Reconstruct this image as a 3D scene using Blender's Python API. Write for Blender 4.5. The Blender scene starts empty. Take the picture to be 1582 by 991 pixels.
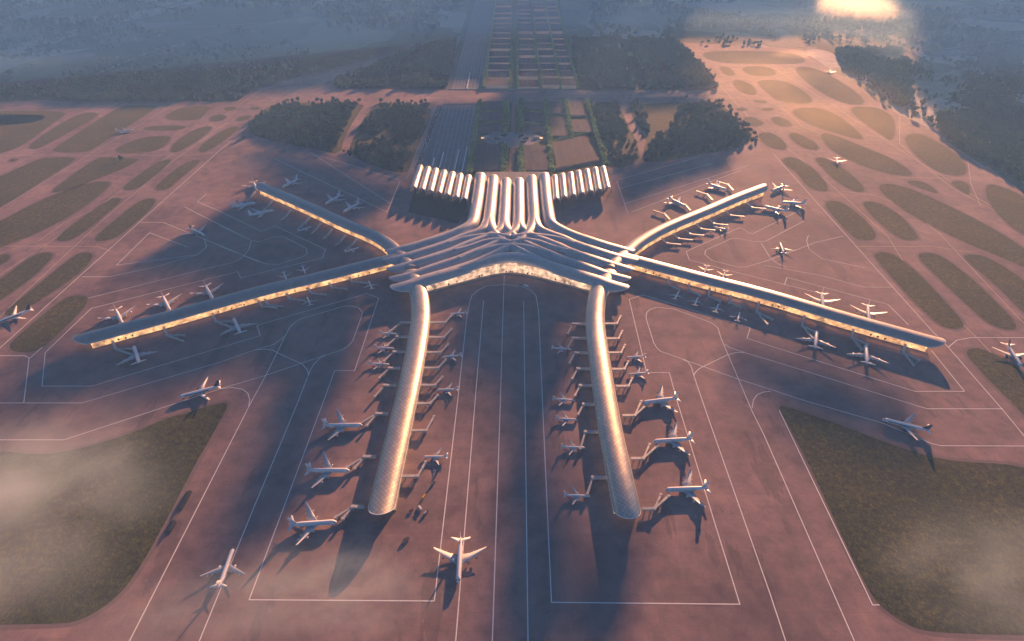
import bpy, bmesh, math, random
import numpy as np
from mathutils import Vector, Matrix
R = math.radians
sc = bpy.context.scene
col = sc.collection
rng = random.Random(7)
nrg = np.random.default_rng(11)

# ------------------------------------------------------------------ camera, sky, sun, exposure
H, F, PITCH = 815.0, 950.0, math.atan(682 / 950.0)
cam_d = bpy.data.cameras.new('camera'); cam = bpy.data.objects.new('camera', cam_d); col.objects.link(cam)
cam.location = (0, 0, H); cam.rotation_euler = (math.pi / 2 - PITCH, 0, 0)
cam_d.sensor_width = 36; cam_d.lens = 36 * F / 1582
cam_d.clip_start = 1; cam_d.clip_end = 80000
sc.camera = cam
SUN_AZ, SUN_EL = R(22.0), R(12.5)
w = bpy.data.worlds.new('World'); sc.world = w; w.use_nodes = True
nt = w.node_tree
sky = nt.nodes.new('ShaderNodeTexSky'); sky.sky_type = 'NISHITA'; sky.sun_disc = False
sky.sun_elevation = SUN_EL; sky.sun_rotation = SUN_AZ; sky.altitude = 200
sky.air_density = 1.0; sky.dust_density = 0.0; sky.ozone_density = 8.0
nt.links.new(sky.outputs[0], nt.nodes['Background'].inputs[0])
nt.nodes['Background'].inputs[1].default_value = 0.05
sd = bpy.data.lights.new('sun', 'SUN'); so = bpy.data.objects.new('sun', sd); col.objects.link(so)
sd.energy = 5.0; sd.angle = R(0.5); sd.color = (1.0, 0.52, 0.29)
SUNV = Vector((math.sin(SUN_AZ) * math.cos(SUN_EL), math.cos(SUN_AZ) * math.cos(SUN_EL), math.sin(SUN_EL)))
so.rotation_euler = (-SUNV).to_track_quat('-Z', 'Y').to_euler()
sc.view_settings.view_transform = 'Standard'; sc.view_settings.look = 'None'
sc.view_settings.exposure = 1.4; sc.view_settings.gamma = 1.0; sc.view_settings.use_curve_mapping = False
sc.render.engine = 'CYCLES'
sc.cycles.use_denoising = True
sc.cycles.max_bounces = 6; sc.cycles.diffuse_bounces = 2; sc.cycles.glossy_bounces = 2
sc.cycles.transparent_max_bounces = 8; sc.cycles.volume_bounces = 3
sc.cycles.sample_clamp_indirect = 4

# ------------------------------------------------------------------ helpers
def P(px, py, z=0.0):
    u = (px - 791) / F; v = (495.5 - py) / F
    sp, cp = math.sin(PITCH), math.cos(PITCH)
    d = Vector((u, cp + v * sp, -sp + v * cp))
    t = (z - H) / d.z
    return Vector((d.x * t, d.y * t, z))
def MX(pts):                       # the terminal is symmetric about its long axis
    return [((2 * (804 - (y + 187) * 0.0262) - x), y) + tuple(r) for (x, y, *r) in pts]
def obj(name, me, mat=None, parent=None):
    if isinstance(me, bmesh.types.BMesh):
        m = bpy.data.meshes.new(name); me.to_mesh(m); me.free(); me = m
    if mat is not None and not me.materials: me.materials.append(mat)
    o = bpy.data.objects.new(name, me); col.objects.link(o)
    if parent: o.parent = parent
    return o
def tag(o, label=None, cat=None, group=None, kind=None):
    if label: o['label'] = label
    if cat: o['category'] = cat
    if group: o['group'] = group
    if kind: o['kind'] = kind
    return o
def thing(name, label, cat, loc=(0, 0, 0), rz=0.0, group=None):
    o = bpy.data.objects.new(name, None); col.objects.link(o)
    o.location = loc; o.rotation_euler = (0, 0, rz); o.empty_display_size = 2
    return tag(o, label, cat, group)
def copy_tree(o, parent=None):
    c = o.copy(); col.objects.link(c)
    if parent: c.parent = parent
    for ch in o.children: copy_tree(ch, c)
    return c
def npmesh(name, V, Fq, mat=None, parent=None, smooth=False):   # V (n,3); Fq (m,k)
    V = np.asarray(V, np.float32); Fq = np.asarray(Fq, np.int32)
    me = bpy.data.meshes.new(name); k = Fq.shape[1]
    me.vertices.add(len(V)); me.vertices.foreach_set('co', V.ravel())
    me.loops.add(Fq.size); me.loops.foreach_set('vertex_index', Fq.ravel())
    me.polygons.add(len(Fq)); me.polygons.foreach_set('loop_start', np.arange(0, Fq.size, k, dtype=np.int32))
    if smooth: me.polygons.foreach_set('use_smooth', np.ones(len(Fq), bool))
    me.update(calc_edges=True)
    return obj(name, me, mat, parent)
def box(bm, x0, x1, y0, y1, z0, z1, mat4=None):
    vs = [bm.verts.new((x, y, z)) for x in (x0, x1) for y in (y0, y1) for z in (z0, z1)]
    for f in ((0, 1, 3, 2), (4, 6, 7, 5), (0, 4, 5, 1), (2, 3, 7, 6), (0, 2, 6, 4), (1, 5, 7, 3)):
        bm.faces.new([vs[i] for i in f])
    if mat4 is not None: bmesh.ops.transform(bm, matrix=mat4, verts=vs)
    return vs
def beam(bm, a, b, wd, ht):        # box from a to b, width wd, height ht, upright
    a, b = Vector(a), Vector(b); d = b - a; L = d.length; d.normalize()
    s = d.cross(Vector((0, 0, 1)))
    s = Vector((1, 0, 0)) if s.length < 1e-4 else s.normalized()
    u = s.cross(d).normalized(); vs = []
    for q in (a, b):
        for i, j in ((-1, -1), (1, -1), (1, 1), (-1, 1)):
            vs.append(bm.verts.new(q + s * (wd / 2 * i) + u * (ht / 2 * j)))
    for f in ((3, 2, 1, 0), (4, 5, 6, 7), (0, 1, 5, 4), (1, 2, 6, 5), (2, 3, 7, 6), (3, 0, 4, 7)):
        bm.faces.new([vs[i] for i in f])
def cyl(bm, c, r0, r1, z0, z1, n=10):
    a = [bm.verts.new((c[0] + r0 * math.cos(i * 2 * math.pi / n), c[1] + r0 * math.sin(i * 2 * math.pi / n), z0)) for i in range(n)]
    b = [bm.verts.new((c[0] + r1 * math.cos(i * 2 * math.pi / n), c[1] + r1 * math.sin(i * 2 * math.pi / n), z1)) for i in range(n)]
    for i in range(n): bm.faces.new((a[i], a[(i + 1) % n], b[(i + 1) % n], b[i]))
    bm.faces.new(b); bm.faces.new(a[::-1])
def prism(bm, pts, z0, z1):
    n = len(pts)
    ar = sum(pts[i][0] * pts[(i + 1) % n][1] - pts[(i + 1) % n][0] * pts[i][1] for i in range(n))
    if ar < 0: pts = pts[::-1]
    a = [bm.verts.new((p[0], p[1], z0)) for p in pts]; b = [bm.verts.new((p[0], p[1], z1)) for p in pts]
    for i in range(n): bm.faces.new((a[i], a[(i + 1) % n], b[(i + 1) % n], b[i]))
    bm.faces.new(b); bm.faces.new(a[::-1])
def sheet(bm, pts, z):
    n = len(pts)
    ar = sum(pts[i][0] * pts[(i + 1) % n][1] - pts[(i + 1) % n][0] * pts[i][1] for i in range(n))
    if ar < 0: pts = pts[::-1]
    bm.faces.new([bm.verts.new((p[0], p[1], z)) for p in pts])
def chaikin(pts, it=2, closed=True):
    pts = [Vector((p[0], p[1])) for p in pts]
    for _ in range(it):
        q = []
        n = len(pts)
        for i in range(n if closed else n - 1):
            a, b = pts[i], pts[(i + 1) % n]
            q += [a * .75 + b * .25, a * .25 + b * .75]
        if not closed: q = [pts[0]] + q + [pts[-1]]
        pts = q
    return pts
def spline(pts, step):             # Catmull-Rom through the points, then even resampling
    pts = [Vector(p) for p in pts]
    if len(pts) > 2:
        ext = [pts[0] * 2 - pts[1]] + pts + [pts[-1] * 2 - pts[-2]]
        d = []
        for i in range(1, len(ext) - 2):
            p0, p1, p2, p3 = ext[i - 1:i + 3]
            for k in range(16):
                t = k / 16
                d.append(.5 * ((2 * p1) + (p2 - p0) * t + (2 * p0 - 5 * p1 + 4 * p2 - p3) * t * t + (3 * p1 - p0 - 3 * p2 + p3) * t ** 3))
        d.append(pts[-1])
    else: d = pts
    cum = [0.0]
    for a, b in zip(d, d[1:]): cum.append(cum[-1] + (b - a).length)
    n = max(2, int(cum[-1] / step)); out = []; j = 0
    for i in range(n + 1):
        s = cum[-1] * i / n
        while j < len(d) - 2 and cum[j + 1] < s: j += 1
        seg = cum[j + 1] - cum[j]
        out.append(d[j].lerp(d[j + 1], (s - cum[j]) / seg if seg > 0 else 0))
    return out
def inpoly(X, Y, poly):
    r = np.zeros(len(X), bool); n = len(poly)
    for i in range(n):
        x0, y0 = poly[i][0], poly[i][1]; x1, y1 = poly[(i + 1) % n][0], poly[(i + 1) % n][1]
        c = ((y0 > Y) != (y1 > Y))
        with np.errstate(divide='ignore', invalid='ignore'):
            r ^= c & (X < (x1 - x0) * (Y - y0) / (y1 - y0 + 1e-12) + x0)
    return r
def PP(pts, z=0): return [P(x, y, z) for (x, y) in pts]

# ------------------------------------------------------------------ materials
def mat(name, colr, rough=.7, metal=0.0, spec=.35):
    m = bpy.data.materials.new(name); m.use_nodes = True
    b = m.node_tree.nodes['Principled BSDF']
    b.inputs['Base Color'].default_value = (*colr, 1); b.inputs['Roughness'].default_value = rough
    b.inputs['Metallic'].default_value = metal; b.inputs['Specular IOR Level'].default_value = spec
    return m
class N:                            # small node-writing helper
    def __init__(s, m): s.t = m.node_tree; s.b = s.t.nodes['Principled BSDF']
    def n(s, typ, **k):
        x = s.t.nodes.new(typ)
        for a, v in k.items(): setattr(x, a, v)
        return x
    def l(s, a, b): s.t.links.new(a, b)
    def pos(s): return s.n('ShaderNodeNewGeometry').outputs['Position']
    def scaled(s, v, sx, sy, sz, rz=0):
        x = s.n('ShaderNodeMapping'); x.inputs['Scale'].default_value = (sx, sy, sz); x.inputs['Rotation'].default_value = (0, 0, rz)
        s.l(v, x.inputs['Vector']); return x.outputs[0]
    def noise(s, v, scale, detail=4, rough=.6):
        x = s.n('ShaderNodeTexNoise'); x.inputs['Scale'].default_value = scale; x.inputs['Detail'].default_value = detail
        x.inputs['Roughness'].default_value = rough; s.l(v, x.inputs['Vector']); return x.outputs['Fac']
    def ramp(s, f, stops):
        x = s.n('ShaderNodeValToRGB'); e = x.color_ramp.elements
        while len(e) < len(stops): e.new(.5)
        for i, (p, c) in enumerate(stops): e[i].position = p; e[i].color = (*c, 1) if len(c) == 3 else c
        s.l(f, x.inputs[0]); return x.outputs[0]
    def math(s, op, a, b=None):
        x = s.n('ShaderNodeMath', operation=op)
        for i, q in enumerate((a, b)):
            if q is None: continue
            if isinstance(q, (int, float)): x.inputs[i].default_value = q
            else: s.l(q, x.inputs[i])
        return x.outputs[0]
    def mix(s, f, a, b, mode='MIX'):
        x = s.n('ShaderNodeMixRGB', blend_type=mode)
        for i, q in enumerate((f, a, b)):
            if isinstance(q, (int, float)): x.inputs[i].default_value = q
            elif isinstance(q, tuple): x.inputs[i].default_value = (*q, 1)
            else: s.l(q, x.inputs[i])
        return x.outputs[0]
    def bump(s, h, strength, dist):
        x = s.n('ShaderNodeBump'); x.inputs['Strength'].default_value = strength; x.inputs['Distance'].default_value = dist
        s.l(h, x.inputs['Height']); s.l(x.outputs[0], s.b.inputs['Normal'])

def apron_material():
    m = mat('apron_concrete', (.2, .17, .17), .75, 0, .08); n = N(m); p = n.pos()
    big = n.noise(p, .0035, 6, .6); mid = n.noise(p, .03, 6, .65); fine = n.noise(p, .35, 3, .6)
    c = n.ramp(big, [(.3, (.16, .112, .112)), (.5, (.255, .172, .162)), (.72, (.34, .228, .208))])
    c = n.mix(.75, c, n.ramp(mid, [(.3, (.55, .55, .6)), (.5, (.95, .95, .95)), (.68, (1.3, 1.24, 1.18))]), 'MULTIPLY')
    c = n.mix(.5, c, n.ramp(fine, [(.3, (.85, .85, .85)), (.7, (1.1, 1.1, 1.1))]), 'MULTIPLY')
    sep = n.n('ShaderNodeSeparateXYZ'); n.l(p, sep.inputs[0])
    for ax, w_ in ((0, 25.0), (1, 25.0)):           # slab joints
        f = n.math('FRACT', n.math('DIVIDE', sep.outputs[ax], w_))
        j = n.math('LESS_THAN', f, .018)
        c = n.mix(n.math('MULTIPLY', j, .28), c, (.07, .06, .06))
    vor = n.n('ShaderNodeTexVoronoi'); vor.inputs['Scale'].default_value = .012; vor.distance = 'CHEBYCHEV'; vor.inputs['Randomness'].default_value = .55
    n.l(p, vor.inputs['Vector'])
    hs = n.n('ShaderNodeSeparateXYZ'); n.l(vor.outputs['Color'], hs.inputs[0])
    c = n.mix(1.0, c, n.ramp(hs.outputs[0], [(0, (.88, .88, .9)), (1, (1.06, 1.05, 1.05))]), 'MULTIPLY')
    st = n.noise(n.scaled(p, .02, .004, 1, .05), 1.0, 5, .6)      # tyre rubber streaks along the stands
    c = n.mix(n.math('MULTIPLY', n.math('GREATER_THAN', st, .62), .3), c, (.05, .045, .05))
    n.l(c, n.b.inputs['Base Color'])
    n.l(n.ramp(mid, [(.3, (.8,) * 3), (.7, (.95,) * 3)]), n.b.inputs['Roughness'])
    return m
def grass_material():
    m = mat('dry_grass', (.06, .07, .03), .95, 0, .1); n = N(m); p = n.pos()
    a = n.noise(p, .006, 6, .6); b = n.noise(p, .09, 8, .75); c2 = n.noise(n.scaled(p, 1, .6, 1, .6), .3, 5, .8)
    c = n.ramp(a, [(.3, (.03, .042, .013)), (.5, (.05, .058, .02)), (.72, (.085, .08, .03))])
    c = n.mix(1, c, n.ramp(b, [(.38, (.4, .43, .4)), (.5, (.9, .9, .88)), (.62, (1.6, 1.55, 1.35))]), 'MULTIPLY')
    c = n.mix(.9, c, n.ramp(c2, [(.4, (.35, .37, .35)), (.52, (.95, .95, .9)), (.62, (1.8, 1.75, 1.6))]), 'MULTIPLY')
    n.l(c, n.b.inputs['Base Color']); n.bump(n.math('ADD', b, c2), .8, 2.0); n.b.inputs['Sheen Weight'].default_value = .07; n.b.inputs['Sheen Roughness'].default_value = .45; n.b.inputs['Sheen Tint'].default_value = (.8, .6, .25, 1)
    return m
def land_material():
    m = mat('farmland', (.08, .09, .04), .95, 0, .1); n = N(m); p = n.pos()
    q = n.scaled(p, .0016, .0011, 1, .35)
    wob = n.n('ShaderNodeTexNoise'); wob.inputs['Scale'].default_value = 1.2; n.l(q, wob.inputs['Vector'])
    q2 = n.n('ShaderNodeVectorMath', operation='ADD'); n.l(q, q2.inputs[0]); n.l(wob.outputs['Color'], q2.inputs[1])
    v = n.n('ShaderNodeTexVoronoi'); v.inputs['Scale'].default_value = 1.6; v.distance = 'CHEBYCHEV'; n.l(q2.outputs[0], v.inputs['Vector'])
    hs = n.n('ShaderNodeSeparateXYZ'); n.l(v.outputs['Color'], hs.inputs[0])
    c = n.ramp(hs.outputs[0], [(0, (.07, .09, .045)), (.3, (.13, .155, .08)), (.55, (.21, .23, .14)), (.75, (.32, .31, .22)), (.9, (.44, .41, .34)), (1, (.52, .49, .43))])
    c = n.mix(.8, c, n.ramp(n.noise(p, .02, 6, .7), [(.3, (.6, .62, .6)), (.7, (1.3, 1.25, 1.2))]), 'MULTIPLY')
    n.l(c, n.b.inputs['Base Color']); return m
def roof_material(name, colr, cell, line=.09, rough=.34, metal=.85, dark=.55):
    m = mat(name, colr, rough, metal); n = N(m)
    uv = n.n('ShaderNodeUVMap').outputs[0]; sp = n.n('ShaderNodeSeparateXYZ'); n.l(uv, sp.inputs[0])
    u, v = sp.outputs[0], sp.outputs[1]
    f1 = n.math('FRACT', n.math('DIVIDE', n.math('ADD', u, v), cell)); f2 = n.math('FRACT', n.math('DIVIDE', n.math('SUBTRACT', u, v), cell))
    k = n.math('MAXIMUM', n.math('LESS_THAN', f1, line), n.math('LESS_THAN', f2, line))
    i1 = n.math('FLOOR', n.math('DIVIDE', n.math('ADD', u, v), cell)); i2 = n.math('FLOOR', n.math('DIVIDE', n.math('SUBTRACT', u, v), cell))
    cb = n.n('ShaderNodeCombineXYZ'); n.l(i1, cb.inputs[0]); n.l(i2, cb.inputs[1])
    wn = n.n('ShaderNodeTexWhiteNoise', noise_dimensions='2D'); n.l(cb.outputs[0], wn.inputs['Vector'])
    c = n.mix(1, (*colr,), n.ramp(wn.outputs[0], [(0, (.88, .88, .9)), (1, (1.06, 1.05, 1.03))]), 'MULTIPLY')
    c = n.mix(.6, c, n.ramp(n.noise(n.pos(), .05, 5, .6), [(.3, (.8, .8, .8)), (.7, (1.08, 1.08, 1.08))]), 'MULTIPLY')
    c = n.mix(n.math('MULTIPLY', k, dark), c, (.08, .07, .07))
    n.l(c, n.b.inputs['Base Color'])
    n.l(n.ramp(wn.outputs[0], [(0, (rough - .01,) * 3), (1, (rough + .03,) * 3)]), n.b.inputs['Roughness'])
    return m
def facade_material(name, strength, warm=(1, .62, .3), mull=3.2, see=0):
    m = mat(name, (.05, .05, .05), .15); n = N(m)
    uv = n.n('ShaderNodeUVMap').outputs[0]; sp = n.n('ShaderNodeSeparateXYZ'); n.l(uv, sp.inputs[0]); u, v = sp.outputs[0], sp.outputs[1]
    bars = n.math('MAXIMUM', n.math('LESS_THAN', n.math('FRACT', n.math('DIVIDE', u, mull)), .13), n.math('LESS_THAN', n.math('FRACT', n.math('DIVIDE', v, 4.7)), .12))
    cells = n.n('ShaderNodeCombineXYZ'); n.l(n.math('FLOOR', n.math('DIVIDE', u, mull * 2)), cells.inputs[0]); n.l(n.math('FLOOR', n.math('DIVIDE', v, 4.7)), cells.inputs[1])
    wn = n.n('ShaderNodeTexWhiteNoise', noise_dimensions='2D'); n.l(cells.outputs[0], wn.inputs['Vector'])
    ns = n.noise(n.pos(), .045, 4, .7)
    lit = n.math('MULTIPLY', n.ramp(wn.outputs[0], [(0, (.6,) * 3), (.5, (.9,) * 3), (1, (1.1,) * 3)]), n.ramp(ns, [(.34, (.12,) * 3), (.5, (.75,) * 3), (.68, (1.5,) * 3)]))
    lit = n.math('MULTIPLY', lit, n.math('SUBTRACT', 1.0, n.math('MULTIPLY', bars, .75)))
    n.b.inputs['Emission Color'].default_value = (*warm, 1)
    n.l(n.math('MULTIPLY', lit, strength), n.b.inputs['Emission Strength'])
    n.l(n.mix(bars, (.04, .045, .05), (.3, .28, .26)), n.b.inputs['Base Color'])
    if see:                      # clear glazing: the low sun shines right through the concourse
        tr = n.n('ShaderNodeBsdfTransparent'); tr.inputs[0].default_value = (1, .92, .84, 1); mx = n.n('ShaderNodeMixShader')
        n.l(n.math('MULTIPLY', n.math('SUBTRACT', 1.0, bars), see), mx.inputs[0]); n.l(n.b.outputs[0], mx.inputs[1]); n.l(tr.outputs[0], mx.inputs[2]); n.l(mx.outputs[0], m.node_tree.nodes['Material Output'].inputs['Surface'])
    return m
def speckle(name, c0, c1, scale, rough=.8, metal=0.):
    m = mat(name, c0, rough, metal, .35 if rough < .75 else .06); n = N(m)
    n.l(n.ramp(n.noise(n.pos(), scale, 5, .65), [(.35, c0), (.65, c1)]), n.b.inputs['Base Color']); return m
def ribbed_roof(name, c0, c1, pitch):
    m = mat(name, c0, .85, 0, .05); n = N(m); p = n.pos(); sp = n.n('ShaderNodeSeparateXYZ'); n.l(p, sp.inputs[0])
    c = n.ramp(n.noise(p, .02, 5, .65), [(.35, c0), (.65, c1)])
    k = n.math('LESS_THAN', n.math('FRACT', n.math('DIVIDE', sp.outputs[1], pitch)), .22); c = n.mix(n.math('MULTIPLY', k, .55), c, (.015, .015, .02))
    k2 = n.math('LESS_THAN', n.math('FRACT', n.math('DIVIDE', sp.outputs[0], pitch * 2.3)), .06); c = n.mix(n.math('MULTIPLY', k2, .5), c, (.2, .18, .18))
    n.l(c, n.b.inputs['Base Color']); return m
def leaf_material(name, c0, c1, c2):
    m = mat(name, c0, .85, 0, .15); n = N(m)
    rnd = n.n('ShaderNodeNewGeometry').outputs['Random Per Island']
    n.l(n.mix(.5, n.ramp(rnd, [(0, c0), (.6, c1), (1, c2)]), n.ramp(n.noise(n.pos(), .02, 4), [(.3, c0), (.7, c2)])), n.b.inputs['Base Color'])
    tl = n.n('ShaderNodeBsdfTranslucent'); n.l(n.b.inputs['Base Color'].links[0].from_socket, tl.inputs[0]); mx = n.n('ShaderNodeMixShader'); mx.inputs[0].default_value = .4
    n.l(n.b.outputs[0], mx.inputs[1]); n.l(tl.outputs[0], mx.inputs[2]); n.l(mx.outputs[0], m.node_tree.nodes['Material Output'].inputs['Surface'])
    return m
M = dict(
    apron=apron_material(), grass=grass_material(), land=land_material(),
    line=speckle('white_marking', (.74, .72, .7), (.85, .83, .82), .2), yline=speckle('pale_yellow_marking', (.5, .42, .3), (.68, .6, .45), .2),
    asphalt=speckle('asphalt', (.05, .05, .055), (.085, .08, .085), .05), shade_floor=speckle('shaded_paving', (.022, .022, .026), (.05, .046, .05), .08),
    ballast=speckle('track_ballast', (.12, .12, .13), (.2, .19, .19), .03),
    roof=roof_material('pier_roof_metal', (.62, .53, .42), 9.0, .085, .38, .7, .6),
    roof_fine=roof_material('pier_roof_fine', (.4, .37, .35), 5.0, .1, .4, .55, .25),
    hall=roof_material('hall_roof_metal', (.56, .51, .47), 6.0, .06, .42, .38, .2),
    rim=mat('white_rim', (.82, .8, .78), .35), wall=speckle('wall_panel', (.2, .18, .17), (.3, .27, .25), .06),
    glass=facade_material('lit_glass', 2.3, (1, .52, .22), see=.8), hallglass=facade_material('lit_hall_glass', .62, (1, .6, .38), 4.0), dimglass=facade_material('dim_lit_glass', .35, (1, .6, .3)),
    skyglass=mat('roof_glass', (.05, .07, .12), .12, .3), conc=speckle('pale_concrete', (.32, .3, .29), (.45, .42, .4), .1),
    white=speckle('aircraft_white', (.72, .72, .73), (.8, .8, .8), .15, .35), grey=mat('aircraft_grey', (.5, .51, .53), .4), navy=mat('aircraft_navy', (.018, .03, .09), .35),
    dark=mat('dark_rubber', (.02, .02, .022), .6), eng=mat('engine_metal', (.55, .55, .56), .3, .6), win=mat('cabin_glass', (.015, .018, .025), .1),
    bridge=speckle('bridge_panel', (.4, .38, .36), (.52, .49, .46), .2, .5), bridged=mat('bridge_dark', (.07, .065, .07), .5),
    bark=speckle('bark', (.05, .035, .025), (.09, .065, .045), 1.0), leafa=leaf_material('avenue_leaf', (.16, .28, .06), (.24, .38, .1), (.32, .46, .14)),
    leafw=leaf_material('woodland_leaf', (.016, .042, .016), (.032, .07, .026), (.06, .1, .035)), leafd=leaf_material('terrace_leaf', (.012, .02, .008), (.025, .035, .012), (.04, .05, .02)),
    plot=ribbed_roof('flat_roof', (.045, .038, .045), (.07, .058, .064), 11.0), plotd=ribbed_roof('dark_flat_roof', (.035, .035, .045), (.06, .055, .065), 8.0),
    plotw=ribbed_roof('brown_flat_roof', (.075, .056, .052), (.105, .08, .072), 14.0),
    prom=speckle('red_paving', (.22, .09, .05), (.34, .16, .09), .08), plaza=speckle('plaza_paving', (.2, .175, .175), (.28, .24, .24), .06),
    yellow=mat('yellow_paint', (.55, .33, .03), .45), red=mat('red_paint', (.35, .03, .02), .4), blue=mat('blue_paint', (.03, .06, .2), .4), silver=mat('silver_paint', (.45, .45, .46), .3, .4),
    shade_cloud=mat('cloud_white', (.8, .8, .8), 1.0),
)

# ------------------------------------------------------------------ ground, apron, grass
bm = bmesh.new(); sheet(bm, [(-24000, -3000), (24000, -3000), (24000, 30000), (-24000, 30000)], 0)
tag(obj('ground', bm, M['land']), kind='structure')
APRON = [(-500, 1300), (-500, 175), (0, 156), (100, 155), (120, 158), (365, 157), (390, 140), (440, 124), (520, 106), (600, 82), (640, 68), (652, 72), (560, 110), (515, 128), (520, 137), (640, 138), (690, 139), (1108, 140),
         (1104, 118), (1078, 92), (1056, 66), (1230, 76), (1262, 93), (1290, 112), (1330, 135), (1390, 178), (1430, 195), (1470, 225), (1540, 268), (1600, 310), (2050, 560), (2050, 1300)]
APW = PP(APRON)
bm = bmesh.new(); sheet(bm, [P(*p) for p in APRON], .10)
bmesh.ops.triangulate(bm, faces=bm.faces[:])
tag(obj('apron', bm, M['apron']), kind='structure')
GR = [
 [(0,172),(60,172),(102,173),(98,180),(75,195),(40,222),(12,235),(-60,250),(-60,200),(-20,196),(50,191),(74,181),(60,177),(-60,177),(-60,172)],
 [(43,230),(50,220),(100,187),(130,174),(152,175),(147,182),(110,203),(73,223),(57,231)], [(78,235),(87,227),(180,168),(197,163),(242,163),(237,170),(150,227),(130,237)],
 [(245,185),(280,165),(330,163),(313,180),(303,187)], [(217,202),(230,195),(290,194),(280,202)], [(165,237),(213,213),(257,210),(265,213),(253,228),(227,237)],
 [(262,233),(270,220),(300,200),(323,195),(328,198),(313,213),(280,233),(267,237)], [(306,232),(313,222),(347,200),(367,195),(368,200),(353,213),(320,235),(310,236)],
 [(323,187),(325,181),(337,177),(350,179),(347,185),(333,189)], [(344,169),(353,165),(367,166),(363,170),(353,172)], [(363,187),(370,180),(388,178),(387,183),(373,188)], [(385,168),(392,165),(402,166),(400,170),(390,171)],
 [(13,248),(20,245),(28,246),(25,249),(17,251)], [(-40,345),(-40,290),(0,273),(60,246),(70,244),(120,243),(110,252),(20,310)], [(70,300),(147,246),(157,243),(213,245),(215,248),(187,263),(100,295)],
 [(188,293),(197,283),(240,252),(260,246),(265,248),(253,262),(217,290),(200,295)], [(239,293),(245,283),(280,255),(303,246),(311,248),(300,258),(273,280),(260,293),(247,295)],
 [(-40,400),(-40,358),(0,343),(60,310),(133,283),(167,280),(172,284),(160,297),(120,328),(60,360),(20,375)], [(87,370),(93,362),(144,324),(172,307),(185,306),(188,310),(178,320),(123,365),(103,373),(91,373)],
 [(146,370),(151,362),(206,317),(226,307),(240,307),(240,315),(220,336),(182,367),(161,373),(147,373)], [(-30,420),(-20,402),(0,394),(14,393),(17,398),(7,408)], [(-40,490),(-20,446),(0,432),(51,394),(72,390),(82,392),(80,400),(45,435)],
 [(4,484),(21,471),(110,398),(127,390),(141,391),(144,396),(130,418),(69,460),(45,475),(15,490)], [(14,537),(17,528),(89,468),(106,458),(130,456),(137,461),(130,478),(69,537),(48,545),(21,544)],
 [(-160,690),(0,697),(60,703),(110,697),(190,675),(260,645),(344,622),(353,622),(347,640),(300,720),(265,790),(215,880),(180,925),(130,958),(90,965),(-160,966)],
 [(1077,78),(1230,80),(1250,99),(1190,99),(1100,98)], [(1108,103),(1127,104),(1138,117),(1122,118)], [(1142,103),(1190,103),(1204,118),(1157,118)], [(1217,105),(1262,103),(1353,162),(1293,162)],
 [(1168,124),(1217,124),(1268,161),(1205,160),(1175,135)], [(1130,126),(1143,123),(1163,132),(1170,145),(1160,148),(1140,140)], [(1215,168),(1280,166),(1343,218),(1313,213),(1247,193)], [(1302,166),(1353,165),(1383,182),(1381,219),(1367,213)],
 [(1190,183),(1203,180),(1220,188),(1225,195),(1213,197),(1197,192)], [(1161,157),(1173,154),(1186,157),(1180,161)], [(1136,168),(1150,166),(1156,170),(1143,173)], [(1147,183),(1160,180),(1178,188),(1180,193),(1166,197),(1153,192)], [(1174,170),(1185,167),(1197,168),(1190,172)],
 [(1170,210),(1177,205),(1192,205),(1210,217),(1217,230),(1207,233),(1185,227)], [(1217,207),(1230,205),(1257,218),(1267,230),(1257,233),(1240,228),(1223,217)], [(1266,208),(1280,205),(1330,226),(1380,246),(1416,271),(1393,273),(1347,263),(1290,238),(1270,217)],
 [(1398,211),(1410,206),(1426,208),(1466,230),(1490,250),(1495,272),(1456,271),(1420,246),(1400,223)], [(1208,246),(1223,242),(1247,253),(1273,276),(1281,295),(1270,297),(1247,290),(1233,268),(1213,256)], [(1258,245),(1273,243),(1307,263),(1333,286),(1337,296),(1323,298),(1293,283),(1267,256)],
 [(1393,280),(1426,279),(1455,301),(1433,296)], [(1463,280),(1495,280),(1500,301),(1490,300)], [(1520,290),(1535,283),(1600,312),(1640,400),(1582,364),(1560,350),(1530,320)],
 [(1356,287),(1372,283),(1413,293),(1480,325),(1550,362),(1620,410),(1620,432),(1557,402),(1490,375),(1420,340),(1386,318),(1362,298)], [(1273,314),(1283,310),(1300,312),(1327,331),(1352,358),(1354,370),(1334,373),(1317,367),(1283,331)],
 [(1331,314),(1341,311),(1362,315),(1393,334),(1417,362),(1419,370),(1400,373),(1382,365),(1345,333)], [(1349,393),(1362,389),(1382,393),(1420,423),(1472,478),(1490,501),(1487,508),(1468,509),(1448,502),(1400,454),(1355,403)],
 [(1417,393),(1430,390),(1454,394),(1506,434),(1554,482),(1571,502),(1569,510),(1550,510),(1523,499),(1472,451),(1424,406)], [(1487,396),(1499,393),(1526,396),(1600,444),(1640,540),(1582,485),(1550,451),(1496,406)],
 [(1490,547),(1499,537),(1520,540),(1557,557),(1600,590),(1680,700),(1600,660),(1570,630),(1530,590)],
 [(1203,631),(1205,628),(1211,627),(1292,654),(1367,684),(1442,708),(1498,715),(1554,717),(1582,723),(1720,745),(1720,985),(1480,980),(1420,974),(1390,959),(1360,936),(1345,919),(1311,852),(1274,770),(1236,691)],
]
bm = bmesh.new()
for g in GR: sheet(bm, chaikin([P(*p) for p in g], 2), .22)
bs = bmesh.new()
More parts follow.
